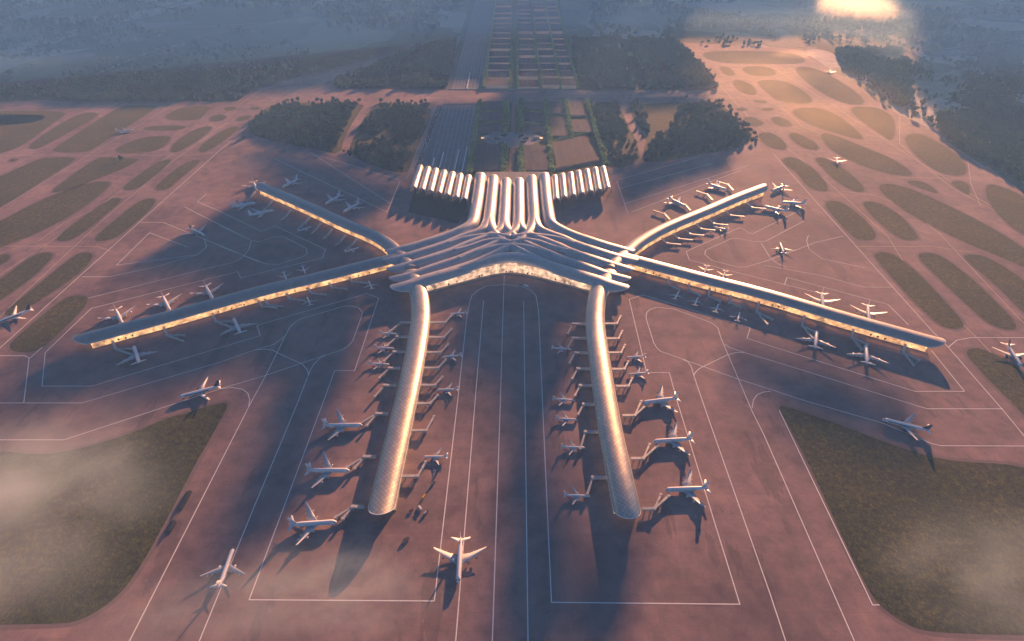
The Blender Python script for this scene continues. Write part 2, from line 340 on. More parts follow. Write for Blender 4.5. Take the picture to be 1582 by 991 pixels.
for g in GR:
    q = chaikin([P(*p) for p in g], 2); n = len(q); ar = sum(q[i].x * q[(i + 1) % n].y - q[(i + 1) % n].x * q[i].y for i in range(n)); sg = 1 if ar > 0 else -1; out = []
    for i in range(n):
        d = (q[(i + 1) % n] - q[i - 1]); d = Vector((d.x, d.y)).normalized(); out.append(q[i] + Vector((d.y, -d.x)) * sg * 7)
    for i in range(n):
        a, b, c, d = q[i], q[(i + 1) % n], out[(i + 1) % n], out[i]
        f = [a, d, c, b] if sg > 0 else [a, b, c, d]
        bs.faces.new([bs.verts.new((v.x, v.y, .13)) for v in f])
M['shoulder'] = speckle('shoulder_asphalt', (.15, .11, .11), (.2, .145, .14), .03, .9)
tag(obj('taxiway_shoulder', bs, M['shoulder']), kind='structure')
# verges that the woods stand on
WOODS = [[(378,206),(396,176),(425,160),(566,158),(552,178),(532,212),(526,240),(492,232),(440,222)], [(537,240),(548,205),(572,170),(584,158),(668,163),(662,190),(648,232),(636,256),(624,270),(575,256)],
         [(909,158),(955,158),(968,190),(985,222),(990,252),(945,262),(935,250),(922,205)], [(972,162),(1050,158),(1112,158),(1142,188),(1168,216),(1140,229),(1080,240),(1000,254),(992,240),(1000,212),(975,180)]]
bmesh.ops.triangulate(bm, faces=bm.faces[:])
tag(obj('grass', bm, M['grass']), kind='stuff')
bm = bmesh.new()
for g in WOODS: sheet(bm, chaikin([P(*p) for p in g], 1), .24)
bmesh.ops.triangulate(bm, faces=bm.faces[:])
tag(obj('grass_verge', bm, M['grass']), kind='stuff')

bm = bmesh.new()
for ln, wd in (([(120,126),(165,108),(205,91),(260,70)], 12), ([(150,118),(180,117)], 10), ([(-100,66),(120,48),(330,40),(560,26),(700,22)], 14), ([(950,40),(962,90),(985,138)], 12), ([(1300,60),(1420,78),(1582,60)], 12), ([(900,22),(1010,36),(1020,60)], 12), ([(300,58),(420,36),(520,20)], 12), ([(1400,30),(1500,25),(1620,40)], 14)):
    q = spline([P(*a) for a in ln], 60)
    for a, b in zip(q, q[1:]):
        d = (b - a).normalized(); n_ = Vector((-d.y, d.x, 0)) * wd / 2; sheet(bm, [a - n_, b - n_, b + n_, a + n_], .12)
tag(obj('country_road', bm, M['conc']), kind='structure')
bm = bmesh.new()
for q in ([(130,40),(230,35),(300,33),(290,39),(190,46)], [(255,8),(300,6),(330,8),(300,14)], [(430,18),(520,22),(530,27),(450,26)], [(80,88),(140,80),(150,86),(100,95)], [(1420,80),(1490,76),(1500,86),(1440,90)], [(1120,40),(1200,36),(1215,42),(1140,47)], [(600,28),(680,20),(690,26),(640,34)], [(1500,20),(1560,22),(1560,30),(1510,28)]): sheet(bm, chaikin([P(*a) for a in q], 1), .1)
tag(obj('stubble_field', bm, M['plaza']), kind='structure')
# painted lines
LINES = [
 [(726,466),(721,492),(707,620),(671,929)], [(747,465),(734,620),(704,991),(703,1010)], [(779,426),(776,520),(773,620),(760,1010)], [(809,465),(811,620),(816,1010)],
 [(726,466),(729,457),(740,448),(752,442),(780,440),(807,443),(820,449),(828,457),(832,480),(838,620),(852,931),(1143,934),(1046,620),(1034,576),(999,576),(972,463),(993,456),(1159,507),(1154,523),(1190,535),(1413,605),(1490,605),(1439,542)],
 [(1015,475),(1005,478),(999,483),(998,492),(1010,530),(1014,537),(1020,543),(1054,555),(1137,585),(1190,602),(1245,620),(1363,654),(1440,686),(1453,689),(1700,690)],
 [(1015,475),(1041,478),(1099,499),(1109,507),(1114,523),(1162,636),(1180,672),(1320,991),(1330,1010)], [(1120,532),(1128,538),(1150,545),(1190,557),(1432,632),(1549,632)], [(1054,555),(1063,560),(1068,567),(1072,581),(1092,640),(1190,919),(1220,1010)],
 [(1072,581),(1074,576),(1080,570),(1123,549),(1137,545),(1150,545)], [(1162,630),(1164,618),(1170,610),(1180,606),(1190,605)], [(1204,635),(1348,935),(1358,935)],
 [(671,929),(385,927),(500,620),(517,573),(548,573),(585,461),(567,454),(397,503),(402,519),(142,597),(65,597),(70,545),(141,477),(367,420),(372,430),(415,419),(498,399),(503,386),(424,349),(404,358),(340,327),(305,312),(319,300)],
 [(461,620),(390,790),(308,991),(300,1010)], [(475,583),(461,620)], [(389,620),(200,991),(190,1010)],
 [(389,620),(411,580),(447,507),(456,498),(465,493),(530,474),(543,473),(554,476),(560,483),(558,491),(545,527),(538,535),(529,541),(503,549),(467,561),(412,580),(341,601)],
 [(340,560),(394,541),(409,540),(420,541),(440,551),(467,563),(475,572),(477,580)], [(394,541),(422,533),(434,525),(439,520)], [(476,582),(479,573),(485,563),(494,554),(503,549)],
 [(-40,623),(127,623),(340,560)], [(45,554),(37,622)], [(-40,550),(38,550),(46,554),(65,537)], [(-40,680),(99,680),(341,601)], [(341,601),(359,599),(375,602),(383,608),(386,618),(384,630)],
 [(0,698),(-40,735)], [(-30,562),(0,538),(264,300),(380,197),(402,176)],
 [(285,320),(388,372),(385,385),(377,396),(364,405),(300,420),(137,461)], [(219,344),(252,344),(316,370),(400,405)], [(316,370),(319,382),(305,394),(180,410),(231,360),(290,382)], [(127,428),(168,428),(240,413),(305,394)],
 [(340,349),(388,372),(400,374),(424,366),(440,367),(473,384),(475,392),(468,397),(430,409),(410,408),(340,381)], [(367,420),(340,427)],
 [(423,245),(598,328)], [(480,236),(603,315)], [(490,240),(616,278)], [(618,280),(598,328)], [(955,278),(1080,243)], [(966,315),(1156,256)], [(953,280),(970,330)], [(976,328),(1146,263)], [(956,292),(1100,253)],
 [(1143,352),(1060,389),(1065,402),(1121,417),(1260,452)], [(1143,352),(1162,362),(1245,321)], [(1242,342),(1183,373),(1166,374),(1142,369),(1130,369),(1090,387),(1089,394),(1100,403),(1140,413),(1152,413),(1176,406),(1192,401),(1260,375),(1303,365)],
 [(1176,376),(1190,399),(1200,407),(1215,413)], [(1249,364),(1246,372),(1250,386),(1270,400),(1335,414)], [(1180,410),(1273,427),(1334,444),(1379,444)], [(1212,440),(1216,429),(1372,471),(1403,502)],
 [(1195,238),(1250,300),(1441,513),(1465,537),(1551,636),(1620,720)], [(1465,537),(1478,526),(1500,522),(1620,522)],
]
YL = [
 [(-30,445),(80,372),(180,300),(233,262),(330,190),(404,138),(520,112)], [(-30,520),(30,460),(100,395),(165,335),(270,247),(350,190)], [(-40,347),(100,262),(200,202),(268,162)], [(0,392),(60,372),(100,344),(200,300)], [(0,241),(62,240),(150,241),(290,240),(330,236)],
 [(-40,380),(50,381),(150,381),(170,388)], [(30,238),(70,222),(160,168)], [(0,268),(40,246)],
 [(1060,76),(1110,130),(1165,190),(1230,240),(1300,300),(1372,366),(1405,420),(1512,525),(1620,640)], [(1195,105),(1290,165),(1400,238),(1500,300),(1620,372)], [(1320,381),(1440,381),(1500,390)], [(1300,296),(1345,300),(1400,320),(1450,360),(1480,392),(1582,500)],
 [(1390,178),(1390,222),(1420,250),(1470,290),(1600,360)], [(1495,248),(1500,285),(1515,318)], [(1095,101),(1260,101)], [(1170,164),(1385,164)], [(1390,275),(1500,276)], [(1205,164),(1240,196),(1330,230)],
 [(390,171),(700,150),(1110,150)], [(440,150),(520,120)], [(1430,197),(1500,246),(1582,300)],
]
def strip_mesh(lines, wd, z, name, m):
    V, Q = [], []
    for ln in lines:
        p = [P(*q) for q in ln]
        if len(p) > 3: p = spline([Vector((a.x, a.y, 0)) for a in p], 25.0) if False else p
        n = len(p)
        for i in range(n - 1):
            a, b = p[i].copy(), p[i + 1].copy(); d = (b - a); L = d.length
            if L < .5: continue
            d.normalize(); s = Vector((-d.y, d.x, 0)) * wd / 2; a -= d * wd * .4; b += d * wd * .4
            zz = z + .004 * (i % 2)
            k = len(V); V += [(a.x - s.x, a.y - s.y, zz), (b.x - s.x, b.y - s.y, zz), (b.x + s.x, b.y + s.y, zz), (a.x + s.x, a.y + s.y, zz)]; Q.append((k, k + 1, k + 2, k + 3))
    return tag(npmesh(name, V, Q, m), kind='structure')
strip_mesh(LINES, 1.5, .30, 'apron_markings', M['line'])
def dashes(lines, on=26, off=10):
    return lines
strip_mesh(YL, 1.3, .16, 'taxiway_markings', M['yline'])

# ------------------------------------------------------------------ roofs, piers
def uvset(bm, f, uvl, uv):
    for l in f.loops: l[uvl].uv = uv[l.vert]
def vault(path, hw, rise, name, material, parent, tip0=0, tip1=0, nprof=18, thick=1.4, amax=R(78), rim=False):
    """Barrel roof along path (points carry the crest height). tip0/tip1: plan length of the rounded end."""
    bm = bmesh.new(); uvl = bm.loops.layers.uv.new('UVMap'); uv = {}
    # add the tip rings densely
    L = [0.0]
    for a, b in zip(path, path[1:]): L.append(L[-1] + (b - a).length)
    T = L[-1]; ss = list(L)
    for k in range(1, 9):
        q = 1 - math.cos(k / 9 * math.pi / 2)
        if tip0: ss.append(tip0 * q)
        if tip1: ss.append(T - tip1 * q)
    ss = sorted(set(round(s, 3) for s in ss))
    def at(s):
        for i in range(len(L) - 1):
            if s <= L[i + 1] + 1e-6:
                t = (s - L[i]) / max(1e-6, L[i + 1] - L[i]); return path[i].lerp(path[i + 1], t), i
        return path[-1], len(L) - 2
    tang = []
    for i in range(len(path)):
        a = path[max(0, i - 1)]; b = path[min(len(path) - 1, i + 1)]; d = b - a; d.z = 0; tang.append(d.normalized())
    outer, inner, edge = [], [], [[], []]
    for s in ss:
        c, i = at(s); t = (s - L[i]) / max(1e-6, L[i + 1] - L[i]); d = tang[i].lerp(tang[min(i + 1, len(tang) - 1)], t).normalized()
        nrm = Vector((d.y, -d.x, 0))
        wf = 1.0
        if tip0 and s < tip0: wf = min(wf, math.sqrt(max(.0009, 1 - (1 - s / tip0) ** 2)))
        if tip1 and s > T - tip1: wf = min(wf, math.sqrt(max(.0009, 1 - ((s - T + tip1) / tip1) ** 2)))
        W = hw(s / T) if callable(hw) else hw
        ro, ri = [], []
        lim = math.asin(min(1, wf) * math.sin(amax))
        for k in range(nprof + 1):
            a = lim * (2 * k / nprof - 1)
            x = W * math.sin(a) / math.sin(amax); z = -(rise(s / T) if callable(rise) else rise) * (1 - math.cos(a)) / (1 - math.cos(amax))
            vo = bm.verts.new(c + nrm * x + Vector((0, 0, z))); uv[vo] = (s, a * W * 1.05); ro.append(vo)
            vi = bm.verts.new(c + nrm * (x * (1 - thick / W)) + Vector((0, 0, z - thick))); uv[vi] = (s, a * W); ri.append(vi)
        outer.append(ro); inner.append(ri); edge[0].append(ro[0].co.copy()); edge[1].append(ro[-1].co.copy())
    for j in range(len(ss) - 1):
        for k in range(nprof):
            f = bm.faces.new((outer[j][k], outer[j][k + 1], outer[j + 1][k + 1], outer[j + 1][k])); f.smooth = True
            g = bm.faces.new((inner[j][k], inner[j + 1][k], inner[j + 1][k + 1], inner[j][k + 1])); g.smooth = True
        bm.faces.new((outer[j][0], outer[j + 1][0], inner[j + 1][0], inner[j][0])); bm.faces.new((outer[j][-1], inner[j][-1], inner[j + 1][-1], outer[j + 1][-1]))
    for j in (0, -1):
        for k in range(nprof): bm.faces.new((outer[j][k], inner[j][k], inner[j][k + 1], outer[j][k + 1]))
    bm.normal_update()
    for f in bm.faces: uvset(bm, f, uvl, uv)
    bmesh.ops.recalc_face_normals(bm, faces=bm.faces[:])
    o = obj(name, bm, material, parent)
    if rim:
        b2 = bmesh.new()
        loop = (edge[0][::-1] if tip0 else edge[0]) + (edge[1] if tip0 else [])
        chains = [edge[0] + edge[1][::-1] + edge[0][:1]] if tip0 and tip1 else [loop] if tip0 else [edge[0] + edge[1][::-1]] if tip1 else edge
        for ch in chains:
            for a, b in zip(ch, ch[1:]):
                if (b - a).length > .05: beam(b2, a + Vector((0, 0, -.5)), b + Vector((0, 0, -.5)), .9, 1.3)
        obj('roof_rim', b2, M['rim'], parent)
    return o
def body(path, hw, z0, z1, name, material, parent, s0=0.0, s1=1.0):
    """Closed wall block under a roof: rectangle section carried along the path."""
    bm = bmesh.new(); uvl = bm.loops.layers.uv.new('UVMap'); uv = {}
    n = len(path); i0, i1 = int(s0 * (n - 1)), int(s1 * (n - 1)); rows = []; s = 0
    for i in range(i0, i1 + 1):
        a = path[max(0, i - 1)]; b = path[min(n - 1, i + 1)]; d = b - a; d.z = 0; d.normalize(); nr = Vector((d.y, -d.x, 0)); c = path[i]
        if i > i0: s += (path[i] - path[i - 1]).length
        row = []
        for sx in (-1, 1):
            for z in (z0, z1(c) if callable(z1) else z1):
                v = bm.verts.new((c.x + nr.x * hw * sx, c.y + nr.y * hw * sx, z)); uv[v] = (s + (sx > 0) * 1.7, z); row.append(v)
        rows.append(row)
    for a, b in zip(rows, rows[1:]):
        bm.faces.new((a[0], a[1], b[1], b[0])); bm.faces.new((a[2], b[2], b[3], a[3])); bm.faces.new((a[1], a[3], b[3], b[1]))
    for r in (rows[0], rows[-1]): bm.faces.new((r[0], r[2], r[3], r[1]))
    bmesh.ops.recalc_face_normals(bm, faces=bm.faces[:])
    for f in bm.faces:
        for l in f.loops:
            u, v = uv[l.vert]
            l[uvl].uv = (u, v)
    return obj(name, bm, material, parent)
PC = 28.0   # crest height of the piers
def pier(pts, label, hw, roofm, glass, tip=26, s1=.965, rise=11.0, base_out=1.6, zend=None):
    path = spline([P(x, y, PC if len(r) == 0 else r[0]) for (x, y, *r) in pts], 7.0)
    t = thing('pier_concourse', label, 'pier')
    vault(path, hw, rise, 'roof', roofm, t, tip1=tip, rim=True)
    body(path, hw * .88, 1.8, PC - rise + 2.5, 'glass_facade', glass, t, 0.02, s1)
    body(path, hw * .88 + base_out, .3, 1.78, 'base', M['wall'], t, 0.02, s1 + .004)
    for f in np.arange(.1, .95, .115):
        i = int(f * (len(path) - 1)); c, d = path[i], (path[i + 1] - path[i - 1]); d.z = 0; d.normalize(); b = bmesh.new()
        beam(b, Vector((c.x, c.y, 9.2)) - d * 8, Vector((c.x, c.y, 9.2)) + d * 8, hw * .9, 14.6); obj('service_core', b, M['wall'], t)
    return path, t
SL = [(634,416,30),(641,432,30),(647,450,29),(649,485),(642,535),(631,590),(615,660),(600,725),(588,778),(585,795)]
SR = [(944,416,30),(933,432,30),(924,450,29),(920,490),(927,550),(941,640),(956,715),(971,786),(974,801)]
WP = [(618,392,28),(597,397),(500,421),(400,445),(250,486),(112,522.5)]
EP = [(960,391,28),(977,396),(1080,423),(1190,451),(1320,489),(1461,528)]
NW = [(636,412,30),(622,396,30),(608,380),(593,368),(570,356),(537,342.5),(504,327.5),(450,303.5),(399,282.5)]
NE = [(942,412,30),(956,396,30),(970,384),(986,371),(1011,356),(1042,341.5),(1095,320),(1135,303),(1183,285)]
path_sl, pier_sl = pier(SL, 'long front pier with diamond-patterned roof ending in a rounded tip, left of the central lanes', 21, M['roof'], M['dimglass'])
path_sr, pier_sr = pier(SR, 'long front pier with diamond-patterned roof ending in a rounded tip, right of the central lanes', 21, M['roof'], M['dimglass'])
path_w, pier_w = pier(WP, 'straight pier reaching far out to the left with lit amber facade', 21.5, M['roof_fine'], M['glass'])
path_e, pier_e = pier(EP, 'straight pier reaching far out to the right with lit amber facade', 21.5, M['roof_fine'], M['glass'])
path_nw, pier_nw = pier(NW, 'curved rear pier bending back beside the left wood', 20, M['roof_fine'], M['glass'])
path_ne, pier_ne = pier(NE, 'curved rear pier bending back beside the right wood', 20, M['roof_fine'], M['glass'])

# ------------------------------------------------------------------ the central hall
hall = thing('terminal_hall', 'central terminal hall under white woven tubular roofs where all six piers meet', 'terminal', P(787, 400))
hall.location = (0, 0, 0)
def tube(pts, hw, rise, tip0=0, tip1=0, name='roof_tube', rim=False):
    return vault(spline([P(x, y, z) for (x, y, z) in pts], 7.0), hw, rise, name, M['hall'], hall, tip0, tip1, rim=rim, nprof=16, thick=1.6)
def ribbon(pts, name='roof_tube', tip1=0, rim=False, dz=0.0):
    """One roof whose half width and rise change along its way: points are (x, y, crest z, half width, rise)."""
    ps = [P(x, y, z + dz) for (x, y, z, _, _) in pts]; path = spline(ps, 6.0)
    cum = [0.0]
    for a, b in zip(path, path[1:]): cum.append(cum[-1] + (b - a).length)
    at = []; j0 = 0
    for p in ps:
        j0 = min(range(j0, len(path)), key=lambda j: (path[j] - p).length); at.append(cum[j0] / cum[-1])
    hw = lambda t: float(np.interp(t, at, [q[3] for q in pts])) + dz * .4
    rs = lambda t: float(np.interp(t, at, [q[4] for q in pts]))
    return vault(path, hw, rs, name, M['hall'], hall, 0, tip1, rim=rim, nprof=16, thick=1.6)
V_ = 19.9
RIB = [
 [(742.6,266,44,V_,21),(738.0,300,44,V_,21),(733.3,325,44,V_,21),(730,337,43.3,V_,20),(723,344,42.5,20,18),(710,351.5,41,21,16),(691,359.5,38,22,16.5),(670,366.5,36,22,16),(643,375,33,22,16),(618,382,31,22,16),(597,388,28,22,12)],
 [(762.3,269.5,43.5,V_,21),(759.3,300,43.5,V_,21),(756.2,328,43.5,V_,21),(752,342,43,V_,19),(745,350,42,18,16),(730,357,41,18,14),(710,364,39,20,16),(690,373,37,22,16),(656,384,34,22,16),(628,392.5,32,22,16),(610,397,30,22,15),(591,401.5,29,22,15)],
 [(782.0,274,43,V_,21),(780.6,300,43,V_,21),(779.0,330,43,V_,21),(777,344,42.6,V_,19),(769,353,42.4,17,16),(757,360,42,16,14),(737,368,41,18,13.5),(716,376,39,20,16),(696,385,37,21,16),(656,398,34,21,16),(630,406,31,21,16),(597,416,29,21,15)],
 [(801.8,274,43,V_,21),(801.9,300,43,V_,21),(801.9,330,43,V_,21),(799.5,346,42.8,V_,19),(789,357.5,43.2,16,15),(776,367,43.4,15,13),(756,377,42,16,13),(724,390,39,18,13.5),(707,397,37,20,15.5),(670,409,34,20,15.5),(639,420,31,20,15.5),(601,430,29,20,15.5)],
 [(821.7,269.5,43.5,V_,21),(823.2,300,43.5,V_,21),(824.9,328,43.5,V_,21),(822.5,344,43.2,V_,19),(811,361,43.6,16,15),(795,372,43.8,14,13),(773,384,43,14,12.5),(743,398,40,16,13),(716,409,38,18,13),(690,418,35,18,13)],
]
for f in (0, 1):
    for i, q in enumerate(RIB):
        q = [((MX([(x, y)])[0][0] if f else x), y, z, h_, r_) for (x, y, z, h_, r_) in q]
        ribbon(q, tip1=0 if i in (0, 4) else 40, rim=False, dz=-.35 * f - .02 * i)
        g_ = MX if f else (lambda k: k)
    for (t_, z) in ():
        pass
    f_ = MX if f else (lambda k: k)
    tube(f_([(690,374,37),(716,366,38),(742,362,41),(766,360,44),(790,364,45)]), 13, 10)
    tube(f_([(700,385,37),(724,379,38),(748,371,41),(770,368,44),(790,372,45)]), 13, 10)
ARC = [(603,444,31),(636,434.5,33),(652,428.5,34.5),(683,419.5,36.5),(716,409.5,37),(743,400,38.5),(762,395,40),(776,392.6,41),(787.5,392,41)]
tube(ARC + MX(ARC[:-1])[::-1], 22, 12.5, tip0=42, tip1=42, rim=True)
ARC = [(707,398,37),(735,387,39),(762,379.5,42),(776,377.3,43),(787.8,377,43)]
tube(ARC + MX(ARC[:-1])[::-1], 17, 14)
# side canopies over the station forecourts
def canopy(far, near, label):
    t = thing('station_canopy', label, 'canopy')
    b_ = bmesh.new(); colm = bmesh.new()
    for (a, b) in zip(far, near):
        pa, pb = P(a[0], a[1], 36), P(b[0], b[1], 36)
        vault(spline([pa, pb], 12), 12.2, 14, 'roof_vault', M['hall'], t, nprof=12, thick=1.0)
    for i in range(len(near)):
        q = P(near[i][0], near[i][1], 22); fr = P(far[i][0], far[i][1], 22)
        for k in (.03, .5, .97):
            c = q.lerp(fr, k); c2 = bmesh.new()
            d = (P(near[min(i + 1, 6)][0], near[min(i + 1, 6)][1], 19) - P(near[max(i - 1, 0)][0], near[max(i - 1, 0)][1], 19)).normalized() * 12.3
            c = c + d; cyl(c2, (c.x, c.y), 1.5, 1.5, .2, 22.5, 8); obj('column', c2, M['conc'], t)
    for k in (.05, .93):
        bb = bmesh.new()
        pts = [P(n_[0], n_[1], 21).lerp(P(f_[0], f_[1], 21), k) for n_, f_ in zip(near, far)]
        for a, b in zip(pts, pts[1:]): beam(bb, a, b, 1.2, 1.4)
        obj('tie_beam', bb, M['conc'], t)
    return t
LF = [(649,254),(661,256.5),(673,259),(686,262),(699,264.5),(711,267),(724,269.5)]; LN = [(638,289),(651,292),(664,294.5),(677,297.5),(690,300.6),(704,304),(716.5,307)]
RF = [(857,269.5),(869,267),(882,265),(894,262.5),(907,260),(920,257.5),(932,256)]; RN = [(860,307),(872.5,304),(886,301),(899.5,298),(913,295),(926,292.5),(940,290)]
canopy(LF, LN, 'row of seven small barrel canopies on columns beside the railway, left of the hall')
canopy(RF, RN, 'row of seven small barrel canopies beside the gardens, right of the hall')
# forecourt floors and glazed ends
bm = bmesh.new(); sheet(bm, PP([(641,290),(631,328),(708,346),(722,320),(722,300)]), .34); tag(obj('forecourt_floor', bm, M['shade_floor']), kind='structure')  # near-black sheet: shade of the sunken court put into the floor colour
def wallrun(pts, z0, z1, th, name, material, parent, closed=False):
    bm = bmesh.new(); uvl = bm.loops.layers.uv.new('UVMap'); pts = [Vector((p.x, p.y, 0)) for p in pts]; n = len(pts); s = 0; uv = {}; rows = []
    for i in range(n):
        d = (pts[min(i + 1, n - 1)] - pts[max(i - 1, 0)]).normalized(); nr = Vector((d.y, -d.x, 0)) * th / 2
        if i: s += (pts[i] - pts[i - 1]).length
        za = z1[i] if isinstance(z1, list) else z1
        row = [bm.verts.new((pts[i].x + k * nr.x, pts[i].y + k * nr.y, z)) for k in (-1, 1) for z in (z0, za)]
        for v in row: uv[v] = (s, v.co.z)
        rows.append(row)
    for a, b in zip(rows, rows[1:]):
        for f in ((0, 1, 1, 0), (2, 2, 3, 3)): pass
        bm.faces.new((a[0], a[1], b[1], b[0])); bm.faces.new((a[2], b[2], b[3], a[3])); bm.faces.new((a[1], a[3], b[3], b[1]))
    for r in (rows[0], rows[-1]): bm.faces.new((r[0], r[2], r[3], r[1]))
    bmesh.ops.recalc_face_normals(bm, faces=bm.faces[:])
    for f in bm.faces: uvset(bm, f, uvl, uv)
    return obj(name, bm, material, parent)
FRONT = [(650,456),(662,453),(683,447),(720,437),(749,430),(768,426),(787,424.5)]
FRONT = FRONT + MX(FRONT)[::-1][1:]
fr = spline([P(x, y) for x, y in FRONT], 8.0)
base_fr = [p + Vector((0, -1.5, 0)) for p in fr]
cx = P(787, 424).x
ztop = [21 + 10 * max(0, 1 - abs(p.x - cx) / 190) for p in fr]
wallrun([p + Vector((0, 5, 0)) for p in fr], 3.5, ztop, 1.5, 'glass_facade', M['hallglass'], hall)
wallrun([p + Vector((0, 1, 0)) for p in fr], .3, 3.48, 9, 'plinth', M['wall'], hall)
bm = bmesh.new()
back = [(618,388),(650,378),(690,364),(726,346),(735,336)]
hullp = [P(x, y) for x, y in [(660,450),(720,435),(768,424),(787,423)]]
HB = [P(x, y) for x, y in FRONT[1:-1]]; HB = [p + Vector((0, 9, 0)) for p in HB]
TB = [P(x, y, 0) for x, y in MX([(620,400),(650,391),(690,380),(726,362),(738,350)])] + [P(x, y, 0) for x, y in [(738,350),(726,362),(690,380),(650,391),(620,400)]]
prism(bm, [(p.x, p.y) for p in HB + TB], .3, 19.5); obj('hall_body', bm, M['wall'], hall)
for s in (0, 1):                                            # side walls of the front wings between the pods
    f = MX if s else (lambda q: q)
    for (a, b) in (((612,402),(632,398)), ((616,417),(640,411)), ((620,431),(645,425)), ((624,446),(648,440))):
        q = f([a, b]); pa, pb = P(*q[0], 0), P(*q[1], 0)
        bm = bmesh.new(); beam(bm, pa + Vector((0, 6, 8.2)), pb + Vector((0, 6, 8.2)), 18, 15.6); obj('wing_wall', bm, M['wall'], hall)
# rear hall block under the six vaults, glass roof seen through the lattice
RB = [P(x, y) for x, y in [(736,275),(726,352)]] + [P(x, y) for x, y in MX([(726,352),(736,275)])]
bm = bmesh.new(); prism(bm, [(p.x, p.y) for p in RB], .3, 21.0); obj('rear_hall_body', bm, M['wall'], hall)
bm = bmesh.new(); prism(bm, [(p.x, p.y) for p in [P(x, y) for x, y in [(745,372),(742,392),(770,400)]] + [P(x, y) for x, y in MX([(770,400),(742,392),(745,372)])]], 19.6, 28.0); obj('skylight', bm, M['skyglass'], hall)
bm = bmesh.new(); rr = [P(x, y) for x, y in [(858,312),(942,293)]]
wallrun([rr[0] + Vector((0, 20, 0)), rr[1] + Vector((0, 20, 0))], .3, 16, 2, 'lit_gallery', M['dimglass'], hall)
# ------------------------------------------------------------------ foliage
def leaf_cloud(n, rx, ry, rz, size, seed, lobes=7):
    g = np.random.default_rng(seed)
    lc = g.normal(size=(lobes, 3)); lc /= np.linalg.norm(lc, axis=1)[:, None]; lc *= g.uniform(.25, .6, (lobes, 1))
    k = g.integers(0, lobes, n); d = g.normal(size=(n, 3)); d /= np.linalg.norm(d, axis=1)[:, None]
    p = lc[k] + d * (g.uniform(.25, .52, (n, 1)) ** .6) * .62
    c = p * np.array([rx, ry, rz])
    a = g.normal(size=(n, 3)); a = a * .5 + d; a /= np.linalg.norm(a, axis=1)[:, None]
    t = np.cross(a, g.normal(size=(n, 3))); t /= np.linalg.norm(t, axis=1)[:, None]; b = np.cross(a, t)
    sz = (size * g.uniform(.6, 1.25, (n, 1)))
    V = np.stack([c - t * sz - b * sz * .7, c + t * sz - b * sz * .5, c + t * sz * .8 + b * sz * .8, c - t * sz * .9 + b * sz * .6], 1).reshape(-1, 3)
    return V, np.arange(4 * n).reshape(n, 4)
def make_tree(name, label, cat, h, r, n, size, leaf, seed, group, tall=.8):
    t = thing(name, label, cat, (0, 0, 0), 0, group)
    V, Q = leaf_cloud(n, r, r, h * tall / 2 * 1.1, size, seed); V[:, 2] += h * (1 - tall / 2) - V[:, 2].mean() * 0
    npmesh('crown', V, Q, leaf, t)
    b = bmesh.new(); cyl(b, (0, 0), h * .035, h * .018, 0, h * .7, 7); 
    for i in range(4):
        a = i * 1.7 + seed; beam(b, (0, 0, h * (.3 + .08 * i)), (math.cos(a) * r * .6, math.sin(a) * r * .6, h * (.55 + .07 * i)), h * .014, h * .014)
    obj('trunk', b, M['bark'], t); return t
used = {}
def plant(proto, pos, s, label=None):
    o = proto if proto not in used else copy_tree(proto); used[proto] = 1
    o.location = pos; o.scale = (s, s, s * rng.uniform(.9, 1.12)); o.rotation_euler = (0, 0, rng.uniform(0, 6.28))
    if label: o['label'] = label
    return o
AVL = 'round leafy green tree in the long avenue rows of the gardens'
av = [make_tree('avenue_tree', AVL, 'tree', 17, 11.5, 260, 2.0, M['leafa'], s, 'avenue trees in the gardens') for s in (3, 5, 9)]
ROWS = [((742,158),(725,272)), ((784,158),(776,278)), ((805,158),(805,278)), ((843,158),(853,268)), ((873,158),(883,216)), ((906,158),(936,258))]
for (a, b) in ROWS:
    pa, pb = P(*a), P(*b); n = int((pb - pa).length / 24)
    for i in range(n + 1):
        p = pa.lerp(pb, i / n)
        if 776 < a[0] < 830 and P(790, 229).y < p.y < P(790, 206).y: continue
        plant(av[rng.randrange(3)], p + Vector((rng.uniform(-2, 2), rng.uniform(-3, 3), .2)), rng.uniform(.9, 1.3))
WDL = 'dark bushy tree on the edge of the woods behind the apron'
wd = [make_tree('woodland_tree', WDL, 'tree', 20, 9.5, 260, 2.0, M['leafw'], s, 'trees on the edge of the woods', .86) for s in (13, 17, 23)]
nw_ = 0
EDGE = [[(380,208),(440,222),(490,231),(524,239)], [(539,240),(575,255),(624,268)], [(943,261),(990,252)], [(1000,253),(1080,239),(1140,228),(1166,215),(1140,187)], [(1112,160),(1140,187)], [(440,160),(560,159)], [(590,160),(664,164)]]
for e in EDGE:
    pts = spline([P(*q) for q in e], 27.0 if len(e) > 2 else 34)
    for p in pts:
        plant(wd[rng.randrange(3)], p + Vector((rng.uniform(-16, 16), rng.uniform(-2, 22), .2)), rng.uniform(.55, 1.3)); nw_ += 1
for q in [(657,158),(652,160),(636,159),(976,163),(985,160),(1060,152)]: plant(wd[rng.randrange(3)], P(*q), rng.uniform(.8, 1.2))
o = plant(wd[0], P(187, 249), 1.0, 'lone dark tree standing on grass beside the left runway'); o['group'] = 'lone trees'
o = plant(wd[1], P(376, 216), 1.0, 'lone dark tree at the corner of the left wood'); o['group'] = 'lone trees'
